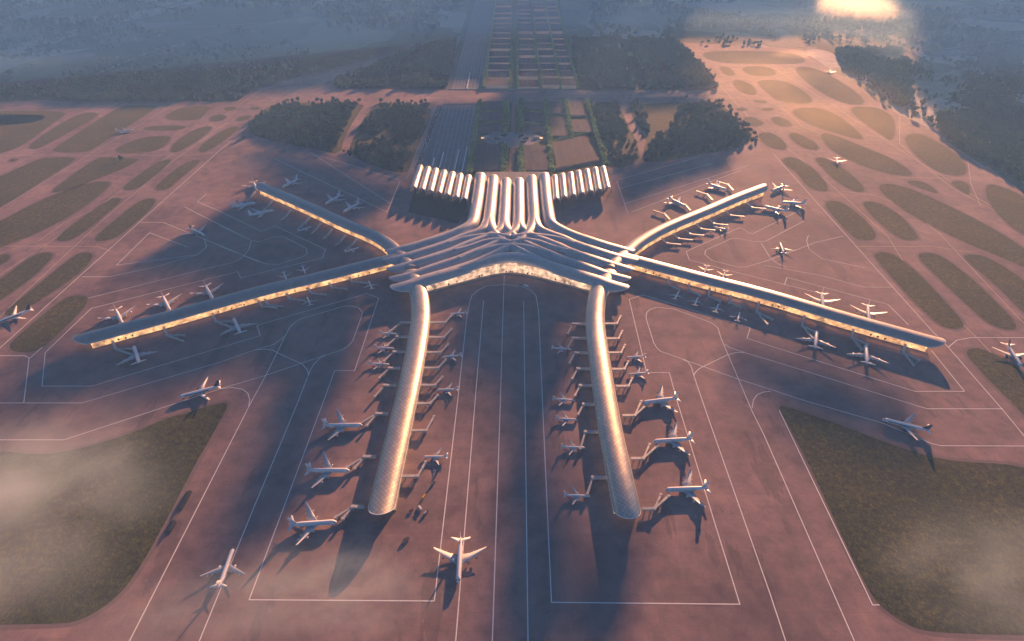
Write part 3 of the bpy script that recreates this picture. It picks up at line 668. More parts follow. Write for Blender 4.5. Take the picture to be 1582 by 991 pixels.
def forest(name, X, Y, S, nleaf, size, leaf, seed):
    g = np.random.default_rng(seed); k = len(X); Vs, Qs = [], []
    protos = [leaf_cloud(nleaf, 1, 1, 1.05, size, seed + i, 5) for i in range(8)]
    idx = g.integers(0, 8, k); off = 0
    for i in range(8):
        m = np.where(idx == i)[0]
        if not len(m): continue
        V, Q = protos[i]; ang = g.uniform(0, 6.28, len(m)); c, s = np.cos(ang), np.sin(ang)
        W = np.empty((len(m), len(V), 3)); W[:, :, 0] = V[None, :, 0] * c[:, None] - V[None, :, 1] * s[:, None]; W[:, :, 1] = V[None, :, 0] * s[:, None] + V[None, :, 1] * c[:, None]; W[:, :, 2] = V[None, :, 2]
        hgt = S[m] * g.uniform(.95, 1.35, len(m))
        W[:, :, :2] *= S[m][:, None, None]; W[:, :, 2] = (W[:, :, 2] + .95) * hgt[:, None]
        W[:, :, 0] += X[m][:, None]; W[:, :, 1] += Y[m][:, None]
        Vs.append(W.reshape(-1, 3)); Qs.append((Q[None] + (np.arange(len(m)) * len(V))[:, None, None] + off).reshape(-1, 4)); off += len(m) * len(V)
    return tag(npmesh(name, np.concatenate(Vs), np.concatenate(Qs), leaf), kind='stuff')
def fill(poly, n, seed, warp=0):
    g = np.random.default_rng(seed); p = [P(*q) for q in poly]
    x0, x1 = min(a.x for a in p), max(a.x for a in p); y0, y1 = min(a.y for a in p), max(a.y for a in p)
    X = g.uniform(x0, x1, n * 3); Y = g.uniform(y0, y1, n * 3); k = inpoly(X, Y, p); return X[k][:n], Y[k][:n]
def vnoise(X, Y, scale, seed):
    g = np.random.default_rng(seed); T = g.uniform(0, 1, (128, 128)); x = X / scale + 500; y = Y / scale + 500
    xi, yi = np.floor(x).astype(int), np.floor(y).astype(int); fx, fy = x - xi, y - yi; fx = fx * fx * (3 - 2 * fx); fy = fy * fy * (3 - 2 * fy)
    t = lambda a, b: T[a % 128, b % 128]
    return (t(xi, yi) * (1 - fx) + t(xi + 1, yi) * fx) * (1 - fy) + (t(xi, yi + 1) * (1 - fx) + t(xi + 1, yi + 1) * fx) * fy
XS, YS = [], []
CORE = [[(385,206),(402,180),(440,163),(555,160),(540,185),(525,214),(520,234),(440,218)], [(541,237),(556,205),(578,172),(592,162),(660,166),(655,195),(640,235),(622,264),(575,250)], [(575,215),(582,230)],
        [(911,162),(950,160),(965,195),(980,222),(985,248),(948,256),(935,240),(924,205)], [(1050,164),(1108,160),(1136,190),(1160,214),(1136,224),(1080,235),(1006,248),(1002,230),(1020,205),(1040,190)], [(975,166),(990,163),(1000,185),(1002,206),(990,200)]]
for i, c in enumerate(CORE):
    if len(c) < 3: continue
    p = [P(*q) for q in c]; A = abs(sum(p[j].x * p[(j + 1) % len(p)].y - p[(j + 1) % len(p)].x * p[j].y for j in range(len(p)))) / 2
    X, Y = fill(c, int(A / 150), 40 + i); k = vnoise(X, Y, 60, 5) + .5 * vnoise(X, Y, 25, 6) > .56; XS.append(X[k]); YS.append(Y[k])
X = np.concatenate(XS); Y = np.concatenate(YS); g = np.random.default_rng(5)
forest('woodland', X, Y, g.uniform(5, 12, len(X)), 90, .24, M['leafw'], 71)
# far woods beyond the bridge and round the field
n = 60000; g = np.random.default_rng(8)
Yd = 700 + 9500 * g.uniform(0, 1, n) ** .8; Xd = g.uniform(-1.05, 1.05, n) * (Yd * .95 + 900)
GARD = PP([(690,300),(742,-20),(905,-20),(950,270)])
ok = ~inpoly(Xd, Yd, APW) & ~inpoly(Xd, Yd, GARD) & ~inpoly(Xd, Yd, PP([(605,280),(650,70),(745,-20),(760,300)])) & ~inpoly(Xd, Yd, PP([(380,210),(430,156),(1115,156),(1170,216),(1000,260),(640,275)]))
den = vnoise(Xd, Yd, 420, 21) * .6 + vnoise(Xd, Yd, 150, 22) * .4
thr = .5 + .05 * np.sin(Yd / 500)
strong = inpoly(Xd, Yd, PP([(90,156),(110,125),(300,110),(380,95),(450,110),(372,150),(364,157)])) | inpoly(Xd, Yd, PP([(505,137),(520,120),(600,85),(690,60),(705,60),(690,137)])) | inpoly(Xd, Yd, PP([(884,60),(1040,60),(1080,100),(1108,138),(892,138)])) \
    | inpoly(Xd, Yd, PP([(1440,190),(1560,160),(1700,270),(1700,330),(1582,285),(1500,240)])) | inpoly(Xd, Yd, PP([(1300,105),(1400,95),(1410,150),(1400,175)]))
hole = inpoly(Xd, Yd, PP([(600,137),(605,110),(640,80),(650,82),(625,110),(618,137)])) | inpoly(Xd, Yd, PP([(985,137),(958,60),(970,60),(1000,137)]))
k = ok & ((den > thr) | (strong & (den > .28))) & ~hole
k &= g.uniform(0, 1, n) < np.where(strong, 1, .75)
Xf, Yf = Xd[k], Yd[k]
nearm = Yf < 4300
forest('distant_woodland', Xf[nearm], Yf[nearm], g.uniform(8, 14, nearm.sum()), 44, .3, M['leafw'], 91)
forest('horizon_woodland', Xf[~nearm], Yf[~nearm], g.uniform(11, 19, (~nearm).sum()), 12, .6, M['leafw'], 95)
XS, YS = fill(strong_poly := [(884,60),(1040,60),(1080,100),(1108,138),(892,138)], 2600, 3)
XT, YT = fill([(90,157),(110,128),(300,112),(372,118),(385,135),(364,157)], 1600, 4)
XU, YU = fill([(505,137),(520,122),(600,88),(690,64),(705,60),(690,137)], 1100, 6)
XV, YV = fill([(1440,160),(1480,150),(1560,158),(1700,235),(1700,330),(1600,300),(1545,262),(1490,236),(1445,205)], 2600, 7)
XW, YW = fill([(1290,78),(1390,78),(1405,100),(1410,150),(1395,170),(1350,135),(1300,105)], 1300, 9)
XX, YX = fill([(1475,100),(1560,95),(1620,130),(1590,155),(1500,148)], 900, 10)
X = np.concatenate([XS, XT, XU, XV, XW, XX]); Y = np.concatenate([YS, YT, YU, YV, YW, YX]); k = (vnoise(X, Y, 160, 31) > .33) & ~inpoly(X, Y, PP([(985,137),(958,60),(970,60),(1000,137)])) & ~inpoly(X, Y, PP([(600,137),(605,110),(640,80),(655,82),(625,110),(618,137)])) & ~inpoly(X, Y, APW)
forest('far_side_woodland', X[k], Y[k], g.uniform(9, 15, k.sum()), 44, .3, M['leafw'], 97)

# ------------------------------------------------------------------ rail cutting, road, gardens
bm = bmesh.new(); sheet(bm, PP([(640,285),(652,262),(686,163),(742,163),(722,300)]), .36); sheet(bm, PP([(697,139),(742,-30),(768,-30),(746,139)]), .36)
tag(obj('railway_bed', bm, M['ballast']), kind='structure')
bm = bmesh.new()
for k in range(9):
    f = (k + .5) / 9
    for (a, b) in ((((652 + 70 * f), 290), ((686 + 56 * f), 164)), (((697 + 49 * f), 139), ((742 + 26 * f), -30))):
        pa, pb = P(*a), P(*b); beam(bm, pa + Vector((-.8, 0, .5)), pb + Vector((-.8, 0, .5)), .35, .3); beam(bm, pa + Vector((.8, 0, .5)), pb + Vector((.8, 0, .5)), .35, .3)
tag(obj('railway_tracks', bm, M['eng']), kind='structure')
bm = bmesh.new()
for q in ([(638,262),(646,250),(676,163),(684,163),(652,250),(648,262)], [(688,139),(735,-30),(743,-30),(697,139)]): sheet(bm, PP(q), .37)
tag(obj('road', bm, M['asphalt']), kind='structure')
bm = bmesh.new()
for q in ([(626,280),(640,240),(672,163),(676,163),(645,250),(636,268)], [(684,163),(686,163),(653,250),(648,262),(650,250)]): sheet(bm, PP(q), .38)
tag(obj('pavement', bm, M['plaza']), kind='structure')
# taxiway bridge parapets
def simple_beam_thing(name, label, cat, a, b, wd, z0, z1, m):
    b_ = bmesh.new(); pa, pb = P(*a), P(*b); beam(b_, Vector((pa.x, pa.y, (z0 + z1) / 2)), Vector((pb.x, pb.y, (z0 + z1) / 2)), wd, z1 - z0)
    d = (pb - pa); k = int(d.length / 25)
    for i in range(k + 1):
        c = pa + d * (i / k); box(b_, c.x - .5, c.x + .5, c.y - wd, c.y + wd, z0, z1 + .5)
    return tag(obj(name, b_, m), label, cat)
simple_beam_thing('bridge_parapet', 'long pale parapet along the near side of the taxiway bridge over the railway and gardens', 'parapet', (684, 162), (908, 158), 1.6, .3, 3.4, M['conc'])
simple_beam_thing('bridge_parapet', 'long pale parapet along the far side of the taxiway bridge over the railway and gardens', 'parapet', (692, 139), (892, 138.4), 1.6, .3, 3.4, M['conc'])
# trains
def train(a, b, label):
    pa, pb = P(*a), P(*b); d = pb - pa; L = d.length; d.normalize(); n = max(2, round(L / 26)); t = thing('train', label, 'train', pa, math.atan2(d.y, d.x))
    for i in range(n):
        b_ = bmesh.new(); x0, x1 = i * L / n + .5, (i + 1) * L / n - .5
        for y in (1,):
            pr = [(-1.9, .9), (1.9, .9), (2, 3.4), (1.5, 4.6), (-1.5, 4.6), (-2, 3.4)]
            A = [b_.verts.new((x0, p, z)) for p, z in pr]; B = [b_.verts.new((x1, p, z)) for p, z in pr]
            for j in range(6): b_.faces.new((A[j], A[(j + 1) % 6], B[(j + 1) % 6], B[j]))
            b_.faces.new(A[::-1]); b_.faces.new(B)
        bmesh.ops.recalc_face_normals(b_, faces=b_.faces[:])
        c = obj('carriage', b_, M['rim'], t)
        b_ = bmesh.new(); box(b_, x0 + 1, x1 - 1, -2.04, 2.04, 2.4, 3.2); obj('window_band', b_, M['win'], c)
train((668,258), (671,245.5), 'short white train leftmost in the rail yard behind the canopies')
train((679,260), (685.5,237), 'white train second from the left in the rail yard behind the canopies')
train((702,264), (709.5,232.5), 'white train third from the left in the rail yard behind the canopies')
train((714,266), (721.5,228.5), 'longest white train beside the avenue trees in the rail yard')
train((721,138), (726.5,113), 'white train beyond the taxiway bridge')
# cars on the approach road
cm = bmesh.new()
box(cm, -2.3, 2.3, -1, 1, .35, 1.0); vs = box(cm, -1.3, 1.1, -.9, .9, 1.0, 1.62)
for v in vs:
    if v.co.z > 1.5: v.co.x *= .7; v.co.y *= .85
for x in (-1.4, 1.4):
    for y in (-1, 1): box(cm, x - .33, x + .33, y - .12, y + .12, .0, .66)
cme = bpy.data.meshes.new('car'); cm.to_mesh(cme); cm.free()
cars = {}
for nm, mt in (('white', 'white'), ('dark', 'dark'), ('silver', 'silver'), ('red', 'red'), ('blue', 'blue')):
    me = cme.copy(); me.materials.append(M[mt]); cars[nm] = me
def road_pt(t, lane): 
    a = (P(642, 256).lerp(P(677, 163), t), P(650, 256).lerp(P(683, 163), t)); return a[0].lerp(a[1], (lane + .5) / 6)
ang = (P(677, 163) - P(642, 256)); ang = math.atan2(ang.y, ang.x)
for i in range(130):
    c = rng.choice(['white', 'white', 'silver', 'dark', 'red', 'blue']); o = obj('car', cars[c]); p = road_pt(rng.random(), i % 6); o.location = (p.x, p.y, .38); o.rotation_euler = (0, 0, ang + (math.pi if i % 6 < 3 else 0)); o.scale = (1.25,) * 3
    tag(o, c + ' car driving on the crowded approach road beside the rail yard', 'car', c + ' cars on the approach road')
# gardens: promenade, plaza, blocks with flat roofs
bm = bmesh.new(); sheet(bm, PP([(742,158),(906,158),(942,272),(722,285)]), .37); tag(obj('garden_ground', bm, M['grass']), kind='structure')
bm = bmesh.new(); sheet(bm, PP([(742,-30),(878,-30),(897,139),(748,139)][0:0] + [(766,-30),(858,-30),(892,138),(750,138)]), .37); tag(obj('district_ground', bm, M['asphalt']), kind='structure')
bm = bmesh.new(); sheet(bm, PP([(790.5,158),(796.5,158),(794,280),(786,280)]), .42); sheet(bm, PP([(793,-30),(797,-30),(798,138),(791,138)]), .42); tag(obj('promenade', bm, M['prom']), kind='structure')
bm = bmesh.new()
pa, pb = P(793.5, 159), P(790, 279)
for i in range(60):
    p = pa.lerp(pb, i / 60); box(bm, p.x - 5.5, p.x + 5.5, p.y - 1.2, p.y + 1.2, .3, .55)
tag(obj('promenade_steps', bm, M['plaza']), kind='structure')
bm = bmesh.new(); pl = chaikin([P(x, y) for x, y in [(745,213),(752,208),(772,204.5),(795,204),(816,205),(831,208.5),(836,215),(826,223),(799,229),(776,228),(754,222),(746,218)]], 2); prism(bm, pl, .3, .62)
tag(obj('plaza', bm, M['plaza']), kind='structure')
for i, (cx_, cy_) in enumerate([(777,210.5),(767,215.5),(774,221),(805,210.5),(812,215.5),(808,221)]):
    b_ = bmesh.new(); c = P(cx_, cy_); t = thing('round_flower_bed', 'dark round planting bed on the plaza, ' + ['back bed left of the promenade', 'outer bed left of the promenade', 'front bed left of the promenade', 'back bed right of the promenade', 'outer bed right of the promenade', 'front bed right of the promenade'][i], 'flower bed', c)
    cyl(b_, (0, 0), 20, 20, .6, 1.4, 24); obj('kerb', b_, M['conc'], t)
    V, Q = leaf_cloud(420, 21, 21, 2.2, 1.4, 60 + i); V[:, 2] += 2.2; npmesh('shrubs', V, Q, M['leafd'], t)
for i, (px, py) in enumerate([(753,214), (829,214)]):
    t = thing('pavilion', 'round white-roofed pavilion with amber windows at the ' + ('railway' if i == 0 else 'tree avenue') + ' end of the plaza', 'pavilion', P(px, py)); b_ = bmesh.new()
    cyl(b_, (0, 0), 12, 12, .6, 6, 24); obj('wall', b_, M['conc'], t); b_ = bmesh.new(); cyl(b_, (0, 0), 13, 9, 6.02, 8.6, 24); obj('roof', b_, M['conc'], t)
    b_ = bmesh.new(); sx = -1 if i == 0 else 1; box(b_, min(sx * 12.2, sx * 24), max(sx * 12.2, sx * 24), -6, 2, .4, 4.5); obj('lit_annex', b_, M['glass'], t)
def block(q, h, m, label, name='flat_roof_block', wallm=None, group=None, cat='building'):
    p = PP(q); c = sum(p, Vector()) / len(p); t = thing(name, label, cat, (c.x, c.y, .4), 0, group); pl = [(a.x - c.x, a.y - c.y) for a in p]
    b_ = bmesh.new(); prism(b_, pl, 0, h); o = obj('wall', b_, wallm or M['wall'], t)
    b_ = bmesh.new(); prism(b_, [(x * 1.01, y * 1.01) for x, y in pl], h + .01, h + .7); r_ = obj('roof', b_, m, t)
    b_ = bmesh.new(); rr2 = random.Random(int(c.x * 7) & 255)
    w_, d_ = max(a[0] for a in pl), max(a[1] for a in pl)
    for _ in range(9):
        x, y = rr2.uniform(-.6, .6) * w_, rr2.uniform(-.6, .6) * d_; s_ = rr2.uniform(1.2, 3.0); box(b_, x - s_, x + s_, y - s_ * .6, y + s_ * .6, h + .71, h + 1.8)
    obj('roof_unit', b_, M['bridged'] if m is not M['plotd'] else M['wall'], t)
    return t
COLS = [lambda y: (742 - (y - 158) * .15 + 4.5, 782 - (y - 158) * .065 - 4), lambda y: (806 + 4, 843 + (y - 158) * .09 - 4), lambda y: (843 + (y - 158) * .09 + 4, 873 + (y - 158) * .17 - 4), lambda y: (873 + (y - 158) * .17 + 4, 906 + (y - 158) * .27 - 6)]
NB = [(0, 159.5, 171.5, 'plotd', 'dark'), (0, 176.5, 189, 'plot', 'grey'), (0, 195, 206, 'plot', 'purple grey'), (0, 226, 264, 'plotd', 'near-black'), (1, 160, 171, 'plot', 'grey'), (1, 177, 189.5, 'plot', 'purple grey'), (1, 196, 206, 'plot', 'mauve'), (1, 228, 266, 'plot', 'wide purple grey'),
      (2, 160, 178, 'plot', 'mauve'), (2, 185, 213, 'plot', 'tall mauve'), (3, 160, 181, 'plot', 'mauve'), (3, 189, 207, 'plot', 'grey')]
for i, (c, y0, y1, mm, cn) in enumerate(NB):
    a, b = COLS[c](y0), COLS[c](y1); nm = ['beside the railway trees', 'beside the central promenade', 'between the two inner tree avenues', 'beside the right-hand wood'][c]
    block([(a[0], y0), (a[1], y0), (b[1], y1), (b[0], y1)], 7, M[mm], cn + ' flat roof block ' + nm + ', ' + ['touching the taxiway bridge', 'second from the bridge', 'just behind the plaza', 'closest to the terminal'][{159.5: 0, 160: 0, 176.5: 1, 177: 1, 195: 2, 196: 2, 226: 3, 228: 3, 185: 1, 189: 1}[y0]])
block([(853,224),(903,213),(926,250),(860,263)], 7, M['plotw'], 'large brown flat roof block just behind the right-hand canopies')
HEDL = ['behind the first roofs from the bridge', 'behind the second roofs from the bridge']
for i, (a, b) in enumerate([((748,175),(780,171)), ((748,193),(780,189)), ((808,172),(840,177)), ((808,190),(842,196)), ((848,180),(870,184)), ((878,187),(905,189)), ((856,219),(884,212)), ((884,212),(908,207))]):
    pa, pb = P(*a), P(*b); L = (pb - pa).length; n = int(L / 8); X = np.linspace(pa.x, pb.x, n); Y = np.linspace(pa.y, pb.y, n)
    t = thing('hedge', ['first', 'second', 'third', 'fourth', 'fifth', 'sixth', 'seventh', 'eighth'][i] + ' cross hedge between the flat roofs, counted from the railway side', 'hedge')
    V, Q = leaf_cloud(110, 1, 1, .9, .16, 80 + i); Vs = []; Qs = []
    for j in range(n): Vs.append(V * 6.5 * rng.uniform(.7, 1.1) + np.array([X[j], Y[j], 5.5])); Qs.append(Q + j * len(V))
    npmesh('foliage', np.concatenate(Vs), np.concatenate(Qs), M['leafa'], t)
# the far district beyond the bridge
distw = facade_material('district_facade', .16, (1, .62, .42), 6.0)
FC = [lambda y: (750 + (138 - y) * .125, 787 + (138 - y) * .04), lambda y: (801 - (138 - y) * .02, 833 - (138 - y) * .12), lambda y: (838 - (138 - y) * .125, 864 - (138 - y) * .19), lambda y: (868 - (138 - y) * .195, 890 - (138 - y) * .25)]
ys = [137.5, 124, 112, 101, 90.5, 80, 71, 62, 53.5, 45.5, 38, 31, 24.5, 18.5, 13, 8, 3, -2]
for c in range(4):
    for r_ in range(len(ys) - 1):
        y1, y0 = ys[r_] - .3, ys[r_ + 1] + (ys[r_] - ys[r_ + 1]) * .22; a, b = FC[c](y0), FC[c](y1)
        block([(a[0], y0), (a[1], y0), (b[1], y1), (b[0], y1)], rng.choice([9, 12, 15, 18]), rng.choice([M['plot'], M['plot'], M['plotd'], M['plotw']]), 'low city block of the district beyond the taxiway bridge', 'city_block', distw, 'city blocks beyond the bridge')
XS, YS = [], []
for (a, b) in (((748,138),(769,-20)), ((789,138),(792,-20)), ((800,138),(798,-20)), ((835.5,138),(817,-20)), ((866,138),(836,-20)), ((893,138),(853,-20))):
    pa, pb = P(*a), P(*b); n_ = int((pb - pa).length / 14); t_ = np.linspace(0, 1, n_); XS.append(pa.x + (pb.x - pa.x) * t_); YS.append(pa.y + (pb.y - pa.y) * t_)
X = np.concatenate(XS); Y = np.concatenate(YS); forest('far_avenue_trees', X, Y, g.uniform(8, 12, len(X)), 40, .36, M['leafa'], 99)

# ------------------------------------------------------------------ aircraft
def ring_loft(bm, rings, cap=True):
    vr = [[bm.verts.new(p) for p in r] for r in rings]; n = len(rings[0])
    for a, b in zip(vr, vr[1:]):
        for i in range(n):
            f = bm.faces.new((a[i], a[(i + 1) % n], b[(i + 1) % n], b[i])); f.smooth = True
    if cap: bm.faces.new(vr[0][::-1]); bm.faces.new(vr[-1])
    bmesh.ops.recalc_face_normals(bm, faces=bm.faces[:])
def circ(x, y, z, ry, rz, n=14): return [(x, y + ry * math.cos(a), z + rz * math.sin(a)) for a in [i * 2 * math.pi / n for i in range(n)]]
def foil(bm, secs):     # secs: (xLE, y, z, chord, thick) -> lofted wing, section in x-z
    prof = [(0, 0), (.12, .5), (.4, .55), (1, .02), (.4, -.35), (.12, -.4)]
    ring_loft(bm, [[(x - c * a, y, z + t * b) for a, b in prof] for (x, y, z, c, t) in secs])
def fin_mesh(bm, secs): # secs (xLE, z, chord, thick)
    prof = [(0, 0), (.15, .5), (.5, .5), (1, .05), (1, -.05), (.5, -.5), (.15, -.5)]
    ring_loft(bm, [[(x - c * a, t * b, z) for a, b in prof] for (x, z, c, t) in secs])
def airliner(kind):
    """Nose towards +x, wheels on z = 0, origin amidships."""
    if kind == 'J': L, Rf, span, ne, zc = 73.0, 3.9, 79.0, 4, 6.2
    elif kind == 'W': L, Rf, span, ne, zc = 66.0, 3.1, 64.0, 2, 5.2
    else: L, Rf, span, ne, zc = 43.0, 2.05, 39.0, 2, 3.7
    hz = 1.12 if kind == 'J' else 1.0
    t = thing('airliner', 'x', 'airliner'); h = L / 2
    b = bmesh.new()
    pr = [(h, .06, -.28), (h - .012 * L, .38, -.22), (h - .035 * L, .66, -.14), (h - .07 * L, .9, -.05), (h - .11 * L, 1, 0), (-h + .34 * L, 1, 0), (-h + .22 * L, .88, .1), (-h + .12 * L, .62, .3), (-h + .05 * L, .34, .52), (-h, .1, .68)]
    ring_loft(b, [circ(x, 0, zc + o_ * Rf, Rf * s, Rf * s * hz) for x, s, o_ in pr]); fus = obj('fuselage', b, M['white'], t)
    b = bmesh.new(); box(b, h - .055 * L, h - .036 * L, -Rf * .74, Rf * .74, zc + Rf * .3, zc + Rf * .62); obj('cockpit_window', b, M['win'], fus)
    for s in (-1, 1):
        b = bmesh.new()
        for zz in ((.22, .62) if kind == 'J' else (.22,)):
            yy = Rf * math.sqrt(max(0, 1 - (zz / hz) ** 2)); beam(b, (h - .13 * L, s * (yy + .02), zc + zz * Rf), (-h + .3 * L, s * (yy + .02), zc + zz * Rf), .12, .34)
        obj('window_row', b, M['win'], fus)
    hs = span / 2; xr = .12 * L; cr = .26 * L if kind == 'J' else .21 * L
    for s in (-1, 1):
        b = bmesh.new(); zr = zc - Rf * .5
        foil(b, [(xr, s * Rf * .4, zr, cr, cr * .12), (xr - .35 * hs * .62, s * hs * .36, zr + hs * .035, cr * .6, cr * .07), (xr - hs * .62, s * hs * .97, zr + hs * .115, cr * .2, cr * .02), (xr - hs * .66, s * hs, zr + hs * .15, cr * .1, cr * .012)])
        wg = obj('wing', b, M['grey'], t)
        b = bmesh.new()
        for y in (.3, .5, .7):
            x = xr - y * hs * .62 - cr * (.62 - .5 * y); z = zr + hs * .1 * y - .5; beam(b, (x, s * y * hs, z), (x - cr * .28, s * y * hs, z + .1), .7, .8)
        obj('flap_fairing', b, M['grey'], wg)
        b = bmesh.new(); xt = -h + .13 * L; foil(b, [(xt, s * .2, zc + Rf * .45, .1 * L, .8), (xt - .085 * L, s * hs * .37, zc + Rf * .45 + hs * .05, .04 * L, .25)]); obj('tailplane', b, M['white'], t)
        for k in range(ne // 2):
            y = hs * ((.33, .62) if ne == 4 else (.34,))[k]; re = (1.75, 1.6)[k] if ne == 4 else (1.9 if kind == 'W' else 1.25); x = xr - y * .6 + re * 1.9; z = zr + y * .1 - re * 1.15
            b = bmesh.new(); ring_loft(b, [circ(x + re * .05, s * y, z, re * .9, re * .9, 12), circ(x, s * y, z, re, re, 12), circ(x - re * 1.4, s * y, z, re * 1.05, re * 1.05, 12), circ(x - re * 2.7, s * y, z, re * .8, re * .8, 12), circ(x - re * 3.3, s * y, z, re * .42, re * .42, 12)])
            beam(b, (x - re * .7, s * y, z + re * 1.0), (x - re * 3.3, s * y, z + re * 1.25), .5, re * .6)
            en = obj('engine', b, M['eng'] if kind != 'N' else M['white'], t)
            b = bmesh.new(); ring_loft(b, [circ(x + re * .09, s * y, z, re * .78, re * .78, 12), circ(x + re * .06, s * y, z, re * .8, re * .8, 12)]); obj('intake', b, M['dark'], en)
    b = bmesh.new(); xf = -h + .17 * L; fh = .2 * L if kind == 'J' else .16 * L
    fin_mesh(b, [(xf + .02 * L, zc + Rf * .7, .15 * L, 1.0), (xf - .1 * L, zc + Rf * .7 + fh, .065 * L, .45)]); obj('fin', b, M['white'], t)
    b = bmesh.new(); box(b, h - .1 * L - .5, h - .1 * L + .5, -.7, .7, 0, 1.1); box(b, h - .1 * L - .2, h - .1 * L + .2, -.2, .2, 1, zc - Rf * .8); obj('nose_gear', b, M['dark'], t)
    for s in (-1, 1):
        b = bmesh.new(); y = s * Rf * .85; box(b, -.06 * L - 1.6, -.06 * L + 1.6, y - .8, y + .8, 0, 1.3); box(b, -.06 * L - .3, -.06 * L + .3, y - .3, y + .3, 1.2, zc - Rf * .6); obj('main_gear', b, M['dark'], t)
    return t
def livery(t):          # navy fin, engines and a cheat line
    for c in list(t.children):
        nm = c.name.split('.')[0]
        if nm in ('fin', 'engine'):
            c.data = c.data.copy(); c.data.materials[0] = M['navy']
        if nm == 'fuselage':
            for q in list(c.children):
                if q.name.startswith('window_row'):
                    q.data = q.data.copy(); q.data.materials[0] = M['navy']; 
                    for v in q.data.vertices: v.co.z += (.55 if v.co.z > 5.9 else -.75)
    return t
PROTO = {k: airliner(k) for k in 'JWN'}; PROTO['L'] = livery(copy_tree(PROTO['W'])); first = {k: True for k in PROTO}
KINDS = {'J': 'white four engine jumbo', 'N': 'small white twinjet', 'W': 'white widebody twinjet', 'L': 'navy tailed widebody airliner'}
CLS = {'J': 71, 'N': 43, 'W': 66, 'L': 66}
def fly(kind, nose, tail, where, group=None, z=.32):
    a, b = P(*nose, 4), P(*tail, 4); c = (a + b) / 2; d = a - b
    o = PROTO[kind] if first[kind] else copy_tree(PROTO[kind]); first[kind] = False
    o.location = (c.x, c.y, z); o.rotation_euler = (0, 0, math.atan2(d.y, d.x)); o['label'] = KINDS[kind] + ' ' + where; o['group'] = group or {'J': 'jumbo airliners', 'N': 'small twin engine airliners', 'W': 'widebody airliners', 'L': 'navy tailed airliners'}[kind]
    o['category'] = 'airliner'
    if 'picture edge' in where: o.scale = (1.18, 1.18, 1.18)
    return o
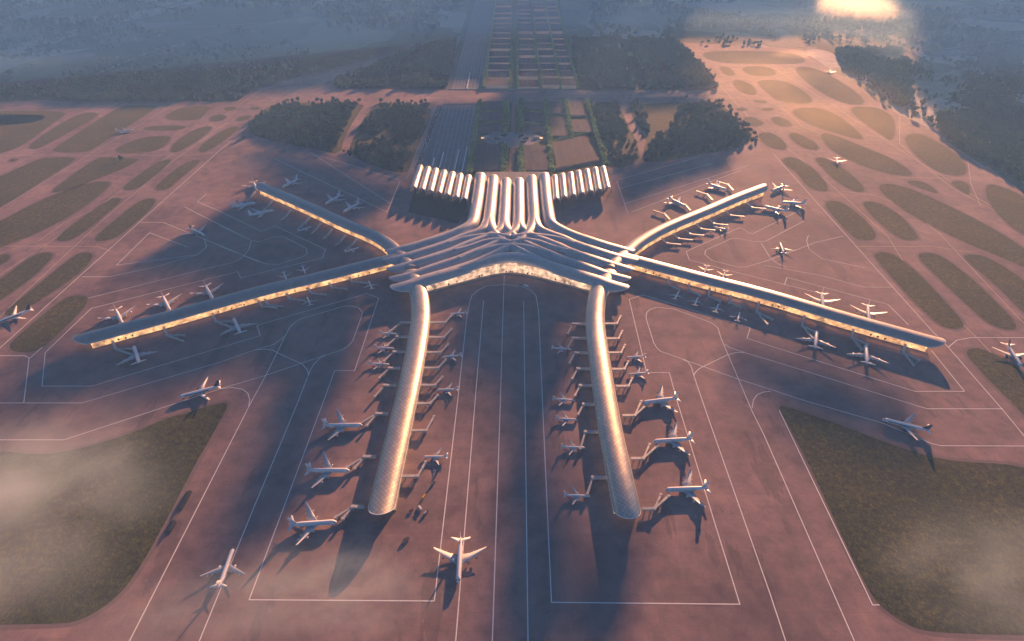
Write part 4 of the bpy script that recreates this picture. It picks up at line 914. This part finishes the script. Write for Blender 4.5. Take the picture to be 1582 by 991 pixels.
A_ = [
 ('N', (617,516.7), (584,514.5), 'at the left front pier, rear one of three in a row'), ('N', (612,539), (575,537), 'at the left front pier, middle one of three in a row'), ('N', (604.5,563.5), (567,562), 'at the left front pier, nearest of three in a row'),
 ('N', (693.5,485.5), (722,483.6), 'between left front pier and central lanes, closest to the hall'), ('N', (681,552), (715,549), 'between left front pier and central lanes, second from the hall'), ('N', (672.6,602.6), (710,601.7), 'between left front pier and central lanes, third from the hall'), ('N', (652.6,706), (693,706), 'between left front pier and central lanes, closest to the pier tip'),
 ('J', (559.6,658.6), (499.7,659.3), 'left of the left front pier, farthest of three jumbos'), ('J', (541,728.6), (474,728.6), 'left of the left front pier, middle of three jumbos'), ('J', (520,808), (448,813), 'left of the left front pier, nearest of three jumbos'),
 ('J', (708,899), (712,836), 'taxiing towards the viewer on the central lanes in the foreground'), ('W', (360,850), (339,908), 'taxiing away on the line beside the large left grass field'),
 ('N', (884.5,540), (850,538), 'between central lanes and right front pier, closest to the hall'), ('N', (889,619), (852,616), 'between central lanes and right front pier, second from the hall'), ('N', (894,649), (856,647), 'between central lanes and right front pier, third from the hall'), ('N', (907,692), (863.5,690.5), 'between central lanes and right front pier, fourth from the hall'), ('N', (913,767), (869,765), 'between central lanes and right front pier, closest to the pier tip'),
 ('N', (965,552.6), (1000,551), 'right of the right front pier, rear one of two side by side'), ('N', (968,579), (1005,576), 'right of the right front pier, front one of two side by side'),
 ('J', (993,624), (1047,617), 'right of the right front pier, farthest of three jumbos'), ('J', (1008,684), (1070,680), 'right of the right front pier, middle of three jumbos'), ('J', (1027,758.5), (1094,756), 'right of the right front pier, nearest of three jumbos'),
 ('J', (190,503), (179,479), 'nosed in behind the long left pier, nearest its tip'), ('J', (263,482), (252,459), 'nosed in behind the long left pier, second from its tip'), ('J', (330,465), (317,442), 'nosed in behind the long left pier, third from its tip'),
 ('J', (208,538), (215.5,562), 'in front of the long left pier, nearest its tip'), ('J', (362,495), (372,516), 'in front of the long left pier at mid length'), ('N', (474.4,459), (480,472.6), 'in front of the long left pier, second from the hall'), ('N', (569.7,434.5), (575,447), 'in front of the long left pier, closest to the hall'),
 ('N', (443,433), (438,421), 'half hidden behind the long left pier, outer of a pair'), ('N', (472,424), (467,411), 'half hidden behind the long left pier, inner of a pair'),
 ('J', (393.4,315), (360.5,321), 'in front of the left rear pier, nearest its tip'), ('J', (420.5,326.5), (387,334), 'in front of the left rear pier, second from its tip'), ('N', (483,349.6), (459,358.6), 'in front of the left rear pier at mid length'), ('N', (555,382.4), (533,390), 'in the corner between left rear pier and hall'),
 ('J', (435,291), (462,278), 'behind the left rear pier, nearest its tip'), ('J', (502,317), (527,303), 'behind the left rear pier, outer of a close pair'), ('J', (530,329), (556,315), 'behind the left rear pier, inner of a close pair'), ('J', (398,297), (391,281), 'parked at the very tip of the left rear pier'),
 ('J', (1261,515), (1259,538), 'in front of the long right pier, inner of two jumbos'), ('J', (1337,538), (1339,562), 'in front of the long right pier, outer of two jumbos'), ('J', (1271,479), (1269,456), 'nosed in behind the long right pier, inner of two'), ('J', (1342,498), (1340,475), 'nosed in behind the long right pier, outer of two'),
 ('N', (1050,448.6), (1041,465), 'in front of the long right pier, closest to the hall'), ('N', (1079,458), (1072.6,474), 'in front of the long right pier, second from the hall'), ('N', (1110,470), (1105,483), 'in front of the long right pier, third from the hall'), ('N', (1143,483), (1139,497), 'in front of the long right pier, fourth from the hall'),
 ('N', (1088,423), (1092,411), 'half hidden behind the long right pier, inner of a pair'), ('N', (1116,431), (1121,419), 'half hidden behind the long right pier, outer of a pair'), ('W', (1204.5,376), (1211,394), 'taxiing away on the open apron between the two right piers'),
 ('J', (1120,294), (1095,286), 'behind the right rear pier, outer of two'), ('J', (1056,319), (1035,309), 'behind the right rear pier, inner of two'), ('J', (1188,298), (1216,287), 'at the tip of the right rear pier, rearmost of three'), ('J', (1212,314), (1238,316), 'at the tip of the right rear pier, middle of three'), ('J', (1182,321), (1214,328), 'at the tip of the right rear pier, front of three'), ('N', (1104,351), (1121.6,355), 'in front of the right rear pier at mid length'),
 ('W', (206.5,202), (180,204), 'rolling along the left runway far from the terminal'), ('L', (-4,500), (47,481), 'cut by the left picture edge beside grass strips'), ('L', (319,366), (291.6,353), 'taxiing in the left bay towards the rear pier'), ('L', (281,614), (338,599), 'taxiing beside the tip of the large left grass field'),
 ('L', (1363,649), (1436,668), 'taxiing beside the tip of the large right grass field'), ('L', (1584,579), (1548,524), 'near the right picture edge beside long grass strips'), ('W', (1294,257), (1291.6,243), 'crossing grass strips on the right taxiways facing the viewer'), ('W', (1283,118), (1281,106), 'smallest and farthest, on the far right runway'),
]
for k, a, b, wh in A_: fly(k, a, b, wh)

# ------------------------------------------------------------------ jet bridges
def jet_bridge(root, mid, ends, label, group, zt=5.2, wid=5.2):
    """root: where it leaves the pier, mid: the rotunda, ends: cab positions; all pixels of the ground below."""
    a, m_ = P(*root, 0), P(*mid, 0); t = thing('jet_bridge', label, 'jet bridge', (m_.x, m_.y, .3), 0, group); a = a - m_; a.z = 0
    up = Vector((0, 0, zt + 1.2)); b = bmesh.new(); beam(b, a + up, up, wid, 3.6); obj('walkway', b, M['bridge'], t)
    d = a.normalized(); b = bmesh.new()
    for f in (.25, .75):
        for s in (-1, 1):
            c = a * f + Vector((-d.y, d.x, 0)) * s * (wid * .35); box(b, c.x - .4, c.x + .4, c.y - .4, c.y + .4, 0, zt - .6)
    obj('pillar', b, M['bridged'], t)
    b = bmesh.new(); cyl(b, (0, 0), 3.2, 3.2, 0 + zt - .9, zt + 3.6, 14); cyl(b, (0, 0), .9, .9, 0, zt - .9, 8); obj('rotunda', b, M['bridge'], t)
    for e in ends:
        q = P(*e, 0) - m_; q.z = 0; L = q.length; d = q.normalized(); b = bmesh.new()
        beam(b, d * 2.6 + up * .98, d * L * .55 + up * .95, 2.9, 3.0); beam(b, d * L * .53 + up * .95, q + up * .9, 3.5, 3.4); tn = obj('tunnel', b, M['bridge'], t)
        b = bmesh.new(); c = q; cyl(b, (c.x, c.y), 2.7, 2.7, zt - 1.3, zt + 2.7, 10); obj('cab', b, M['bridge'], tn)
        b = bmesh.new(); c = d * L * .78; n_ = Vector((-d.y, d.x, 0))
        for s in (-1, 1):
            e2 = c + n_ * s * 1.6; box(b, e2.x - .35, e2.x + .35, e2.y - .35, e2.y + .35, .6, zt); 
        box(b, c.x - 1.3, c.x + 1.3, c.y - 1.9, c.y + 1.9, 0, 1.2); obj('wheel_column', b, M['bridged'], t)
ORD = ['first', 'second', 'third', 'fourth', 'fifth', 'sixth', 'seventh', 'eighth', 'ninth']
def series(lst, where, group):
    for i, (r, m_, e) in enumerate(lst): jet_bridge(r, m_, e, ORD[i] + ' covered boarding bridge ' + where, group)
# fixed links are drawn at roof height in the photo; LIFT brings their pixels down to the ground below
def LD(x, y, k=6): return (x, y + k * (y + 187) / 760)
SLL = [(629,497,18,12),(623,519,18,13),(618,542,19,14),(611,567,20,15),(604,593.5,20,17),(592,637,18,18),(573,703,20,18),(555,780,20,20)]
series([(LD(x + 8, y), LD(x - 9, y), [LD(x - 9 - 15, y + dy)] if i < 5 else [LD(x - 9 - 28 * .95, y + 16), LD(x - 9 - 15, y + 18)]) for i, (x, y, w_, dy) in enumerate(SLL)], 'from the hall on the left flank of the left front pier', 'bridges on the left front pier')
SLR = [(677,497),(675,520),(670,543),(666,567),(661,593.5),(653.5,621.7),(648,663),(635,733)]
series([(LD(x - 14, y), LD(x + 11, y), [LD(x + 11 + 12, y - 13 if i < 6 else y - 22)]) for i, (x, y) in enumerate(SLR)], 'from the hall on the right flank of the left front pier', 'bridges on the left front pier')
SRL = [(896,499),(896,521),(899,543.5),(903,568),(907,594),(912,622.6),(915,665),(926,735)]
series([(LD(x + 12, y), LD(x - 11, y), [LD(x - 11 - 8, y + 15 if i < 6 else y + 25)]) for i, (x, y) in enumerate(SRL)], 'from the hall on the left flank of the right front pier', 'bridges on the right front pier')
SRR = [(943.5,499),(946,522),(950,543.5),(955,569),(961,595),(971,640),(984,706),(1001,783)]
series([(LD(x - 10, y), LD(x + 9, y), [LD(x + 9 + 6, y - 12)] if i < 5 else [LD(x + 9 + 22, y - 20), LD(x + 9 + 10, y - 22)]) for i, (x, y) in enumerate(SRR)], 'from the hall on the right flank of the right front pier', 'bridges on the right front pier')
def vser(lst, arms, where, group, up=7, dn=7, sx=3):
    series([(LD(x - sx, y - up), LD(x + sx, y + dn), [LD(x + sx + ax, y + dn + ay) for ax, ay in (arms(i) if callable(arms) else arms)]) for i, (x, y) in enumerate(lst)], where, group)
vser([(541.6,430),(510.7,439),(479,448),(446,457),(412.6,466),(402.6,468)], [(22, 2)], 'from the hall along the front of the long left pier', 'bridges on the long left pier', 5, 4)
vser([(332,489),(257,510),(178,531)], [(26, -1), (24, 8)], 'from the hall along the outer front of the long left pier', 'outer bridges on the long left pier')
vser([(1032,433),(1063.5,442),(1094.6,451),(1127,461)], [(18, 8)], 'from the hall along the front of the long right pier', 'bridges on the long right pier', 6, 5, -1)
vser([(1170,473),(1240,494.6),(1316,512),(1395.6,536)], [(24, 12), (16, 19)], 'from the hall along the outer front of the long right pier', 'outer bridges on the long right pier', 8, 7, -2)
vser([(549,373),(531,368),(511,358),(493,350),(476,340),(447,329),(419,314),(392,300)], [(-8, 7)], 'from the hall along the front of the left rear pier', 'bridges on the left rear pier', 5, 3, -3)
vser([(1026,371),(1044,364),(1062,357),(1079,349),(1098.6,341),(1124,328),(1157,316)], [(20, 2)], 'from the hall along the front of the right rear pier', 'bridges on the right rear pier', 4, 4, 4)
vser([(1030,335),(1062,321),(1096,305),(1128,290)], [(-16, -5)], 'from the hall along the back of the right rear pier', 'back bridges on the right rear pier', -4, -5, -4)

# ------------------------------------------------------------------ terrace trees before the lit glass
tt = make_tree('terrace_tree', 'x', 'tree', 8, 3.2, 90, .9, M['leafd'], 33, None)
def terrace(path, ts, side, off, where, z=5.2):
    for i, f in enumerate(ts):
        k = min(range(len(path)), key=lambda j: abs(path[j].x - P(f[0], f[1], 12).x)); d = path[min(k + 1, len(path) - 1)] - path[k - 1]; d.z = 0; d.normalize(); n_ = Vector((d.y, -d.x, 0))
        if n_.y > 0: n_ = -n_
        o = plant(tt, path[k] + n_ * off, rng.uniform(.8, 1.1)); o.location.z = z; o['label'] = 'small dark tree on the ledge before the lit glass of ' + where; o['group'] = 'small trees before the glass of ' + where
terrace(path_w, [(x, 520 - (x - 130) * .27) for x in (188, 202, 213, 342, 361, 378, 442, 458, 474, 541, 556, 571)], 1, 21.5 * .88 + .9, 'the long left pier', 1.8)
terrace(path_e, [(x, 415 + (x - 985) * .27) for x in (1005, 1016, 1026, 1104, 1114, 1123, 1202, 1212, 1223, 1352, 1365, 1375)], 1, 21.5 * .88 + .9, 'the long right pier', 1.8)
for (x, y) in [(692,443),(707,439),(738,430),(742,427),(746,430),(782,423),(787,421),(791,423),(817,427),(823,428),(850,437),(858,439),(873,443),(882,445)]:
    p = P(x, y, 0); k = min(range(len(fr)), key=lambda j: abs(fr[j].x - p.x)); o = plant(tt, fr[k] + Vector((rng.uniform(-2, 2), 2.2, 3.5)), rng.uniform(.7, 1.1)); o['label'] = 'small dark tree behind the parapet of the curved hall front'; o['group'] = 'small trees before the hall front'

# ------------------------------------------------------------------ ramp vehicles
def truck(px, m_cab, m_box, label, rz, L=9.0, hb=3.2, cat='truck', name='ramp_truck', group=None):
    t = thing(name, label, cat, P(*px) + Vector((0, 0, .32)), rz, group); b = bmesh.new(); box(b, -L / 2, L / 2 - 2.6, -1.4, 1.4, 1.0, 1.0 + hb); obj('cargo_box', b, m_box, t)
    b = bmesh.new(); vs = box(b, L / 2 - 2.4, L / 2, -1.3, 1.3, .7, 2.9)
    for v in vs:
        if v.co.z > 2 and v.co.x > L / 2 - 1: v.co.x -= .6
    cb = obj('cab', b, m_cab, t); b = bmesh.new(); box(b, L / 2 - .75, L / 2 - .3, -1.1, 1.1, 1.9, 2.6); obj('windscreen', b, M['win'], cb)
    for x in (-L / 2 + 1.6, L / 2 - 1.5):
        for y in (-1.2, 1.2):
            b = bmesh.new(); bmesh.ops.create_cone(b, cap_ends=True, segments=12, radius1=.5, radius2=.5, depth=.4, matrix=Matrix.Translation((x, y, .5)) @ Matrix.Rotation(math.pi / 2, 4, 'X')); obj('wheel', b, M['dark'], t)
    return t
truck((649,786), M['white'], M['white'], 'white catering truck near the tip of the left front pier', 2.2, 10, 3.4)
truck((655,768), M['yellow'], M['yellow'], 'yellow cargo loader near the tip of the left front pier', 1.2, 9, 2.2)
truck((669,748), M['dark'], M['bridged'], 'dark service truck nearest the small airliner at the left front pier tip', .9, 9, 2.6)
truck((658,793), M['dark'], M['silver'], 'grey service truck parked beside the white catering truck', .9, 9, 2.6)
truck((628,834), M['bridged'], M['bridged'], 'dark service truck standing alone between pier tip and foreground jumbo', .5, 10, 3.0)
truck((635,790), M['dark'], M['bridged'], 'dark low tug truck close beside the tip of the left front pier', .4, 7, 1.6)
truck((813,443.5), M['white'], M['white'], 'white truck on the curved lane before the hall', -.35, 13, 4.0)
truck((805,442), M['dark'], M['bridged'], 'dark truck behind the white truck on the curved lane', -.2, 9, 3.0)
def stairs(px, label, group, rz):
    t = thing('boarding_stairs', label, 'boarding stairs', P(*px) + Vector((0, 0, .32)), rz, group); b = bmesh.new(); box(b, -5, 5, -1.3, 1.3, .5, 1.3); obj('chassis', b, M['dark'], t)
    b = bmesh.new(); beam(b, (-4.6, 0, 1.4), (3.4, 0, 5.4), 2.2, .5); box(b, 3.4, 5, -1.2, 1.2, 5.2, 5.6); obj('steps', b, M['bridged'], t)
    b = bmesh.new()
    for s in (-1, 1): beam(b, (-4.6, s * 1.15, 2.5), (3.4, s * 1.15, 6.5), .15, .2); box(b, 3.2, 3.5, s * 1.0 - .12, s * 1.0 + .12, 1, 5.3)
    obj('railing', b, M['dark'], t)
for i in range(8): stairs((292 - i * 2.0, 762 + i * 3.6), 'dark boarding stairs in the farther row beside the large left grass field', 'farther row of boarding stairs', .1)
for i in range(5): stairs((268 - i * 1.9, 808 + i * 3.6), 'dark boarding stairs in the nearer row beside the large left grass field', 'nearer row of boarding stairs', .1)

# ------------------------------------------------------------------ unseen clouds, added and shaped to shade parts of the field (high above, towards the sun)
CH = 1300.0
def shade_cloud(poly, seed, thick=26):
    off = SUNV * (CH / SUNV.z); off.z = 0; g = np.random.default_rng(seed)
    p = [P(*q) for q in poly]; pts = spline([Vector((a.x, a.y, 0)) for a in p + [p[0]]], 45.0)[:-1]; c = sum(pts, Vector()) / len(pts); out = []
    for i, a in enumerate(pts):
        d = (a - c).normalized(); s = 22 * math.sin(i * .9 + seed) + 16 * math.sin(i * 2.3 + seed * 2) + g.uniform(-18, 18); out.append(a + d * s - c)
    bm = bmesh.new()
    lv = [(-thick / 2, .96), (0, 1.0), (thick / 2, .93)]
    rings = [[bm.verts.new((q.x * k, q.y * k, z)) for q in out] for z, k in lv]; n = len(out)
    for a, b in zip(rings, rings[1:]):
        for i in range(n): bm.faces.new((a[i], a[(i + 1) % n], b[(i + 1) % n], b[i]))
    bm.faces.new(rings[0][::-1]); bm.faces.new(rings[-1])
    bmesh.ops.triangulate(bm, faces=[f for f in bm.faces if len(f.verts) > 4])
    bmesh.ops.recalc_face_normals(bm, faces=bm.faces[:])
    o = obj('shade_cloud', bm, M['shade_cloud']); o.location = (c.x + off.x, c.y + off.y, CH); tag(o, kind='structure'); return o
shade_cloud([(205,415),(300,355),(400,300),(480,320),(560,380),(570,430),(552,470),(532,560),(490,630),(420,640),(370,570),(290,520),(320,440)], 1)
shade_cloud([(400,640),(480,600),(490,640),(480,720),(450,820),(390,870),(340,880),(370,760),(400,690)], 2)
shade_cloud([(700,452),(868,452),(872,540),(850,640),(815,710),(790,680),(765,620),(725,600),(700,540)], 3)
shade_cloud([(790,700),(830,690),(860,800),(880,1000),(770,1010),(775,850)], 4)
shade_cloud([(880,870),(960,880),(985,930),(950,1000),(900,1060),(850,1050)], 5)
shade_cloud([(385,235),(470,245),(600,290),(590,330),(540,330),(440,285)], 6)
shade_cloud([(950,265),(1060,240),(1130,232),(1110,262),(1020,292),(965,320)], 7)
shade_cloud([(1120,560),(1250,570),(1350,620),(1440,660),(1420,700),(1290,650),(1190,620)], 8)
shade_cloud([(-700,150),(-500,152),(-300,155),(-150,158),(0,162),(120,164),(220,163),(300,158),(365,150),(560,134),(690,129),(1000,132),(1050,100),(1055,62),(1225,58),(1262,30),(1262,-20),(500,-40),(-700,-40)], 9, 40)
shade_cloud([(1385,52),(1425,62),(1405,112),(1445,172),(1560,216),(1800,300),(2300,330),(2300,-40),(1400,-40),(1370,0),(1395,25)], 13, 40)
shade_cloud([(655,166),(735,162),(850,160),(846,200),(790,225),(780,262),(640,270)], 14)
shade_cloud([(770,140),(880,142),(1060,148),(1090,160),(960,170),(900,162),(780,156)], 15)
shade_cloud([(20,560),(180,540),(330,540),(300,590),(160,610),(40,620)], 10)

# ------------------------------------------------------------------ haze and low mist
def volume_mat(name, colr, dens, aniso, noise=None):
    m = bpy.data.materials.new(name); m.use_nodes = True; t = m.node_tree; t.nodes.remove(t.nodes['Principled BSDF'])
    v = t.nodes.new('ShaderNodeVolumePrincipled'); v.inputs['Color'].default_value = (*colr, 1); v.inputs['Density'].default_value = dens; v.inputs['Anisotropy'].default_value = aniso; v.inputs['Absorption Color'].default_value = (1, 1, 1, 1)
    t.links.new(v.outputs[0], t.nodes['Material Output'].inputs['Volume']); return m, t, v
hm, _, _ = volume_mat('haze_air', (.25, .54, 1.0), 8.2e-5, .12)
bm = bmesh.new(); box(bm, -13000, 13000, -2500, 14000, -1, 840); tag(obj('haze', bm, hm), kind='stuff')

def mist(px, py, z, rx, ry, rz, dens, seed, colr=(.6, .8, .92), aniso=.2, scale=2.3):
    m, t, v = volume_mat('mist_air', colr, dens, aniso); n = t.nodes
    tc = n.new('ShaderNodeTexCoord'); ln = n.new('ShaderNodeVectorMath'); ln.operation = 'LENGTH'; t.links.new(tc.outputs['Object'], ln.inputs[0])
    no = n.new('ShaderNodeTexNoise'); no.inputs['Scale'].default_value = scale; no.inputs['Detail'].default_value = 5; mp = n.new('ShaderNodeMapping'); mp.inputs['Location'].default_value = (seed * 3.1, seed, 0); mp.inputs['Scale'].default_value = (1, 1, .4)
    t.links.new(tc.outputs['Object'], mp.inputs[0]); t.links.new(mp.outputs[0], no.inputs['Vector'])
    fo = n.new('ShaderNodeMapRange'); fo.interpolation_type = 'SMOOTHSTEP'; fo.inputs[1].default_value = 1.0; fo.inputs[2].default_value = .1; t.links.new(ln.outputs['Value'], fo.inputs[0])
    cr = n.new('ShaderNodeMapRange'); cr.inputs[1].default_value = .3; cr.inputs[2].default_value = .72; t.links.new(no.outputs['Fac'], cr.inputs[0])
    a = n.new('ShaderNodeMath'); a.operation = 'MULTIPLY'; t.links.new(fo.outputs[0], a.inputs[0]); t.links.new(cr.outputs[0], a.inputs[1])
    b = n.new('ShaderNodeMath'); b.operation = 'MULTIPLY'; t.links.new(a.outputs[0], b.inputs[0]); b.inputs[1].default_value = dens; t.links.new(b.outputs[0], v.inputs['Density'])
    bm = bmesh.new(); bmesh.ops.create_icosphere(bm, subdivisions=3, radius=1.0); o = obj('mist', bm, m); o.location = P(px, py, z); o.scale = (rx, ry, rz); return tag(o, kind='stuff')
mist(10, 790, 140, 260, 240, 50, .013, 1, scale=2.8); mist(490, 915, 130, 190, 85, 40, .011, 2, scale=3.0); mist(1580, 890, 130, 210, 130, 45, .0085, 3, scale=3.0); mist(280, 965, 110, 190, 90, 35, .006, 4, scale=3.0)
mist(1300, 4, 70, 460, 760, 75, .0048, 5, (1, .98, .9), .55, 1.0); mist(1235, 84, 30, 220, 90, 28, .004, 6, (1, .9, .7), .45)  # first patch is added to make the low sun's glow far right
mist(1250, 150, 35, 620, 1000, 38, .0013, 7, (1, .84, .42), .72, 1.2)  # added for the golden sun glow; the warm light is in its tint

def mist_bank(poly, z0, z1, dens, colr, aniso):
    m, t, v = volume_mat('mist_air', colr, dens, aniso); bm = bmesh.new(); prism(bm, [P(*q) for q in poly], z0, z1); return tag(obj('mist', bm, m), kind='stuff')
FAR = [(-900,140),(100,132),(380,112),(560,84),(690,70),(960,62),(1060,58),(1230,66),(1300,78),(1420,110),(1500,130),(2500,150),(2500,-75),(-900,-75)]
mist_bank(FAR, .6, 110, 8e-4, (.42, .74, 1.0), .1)
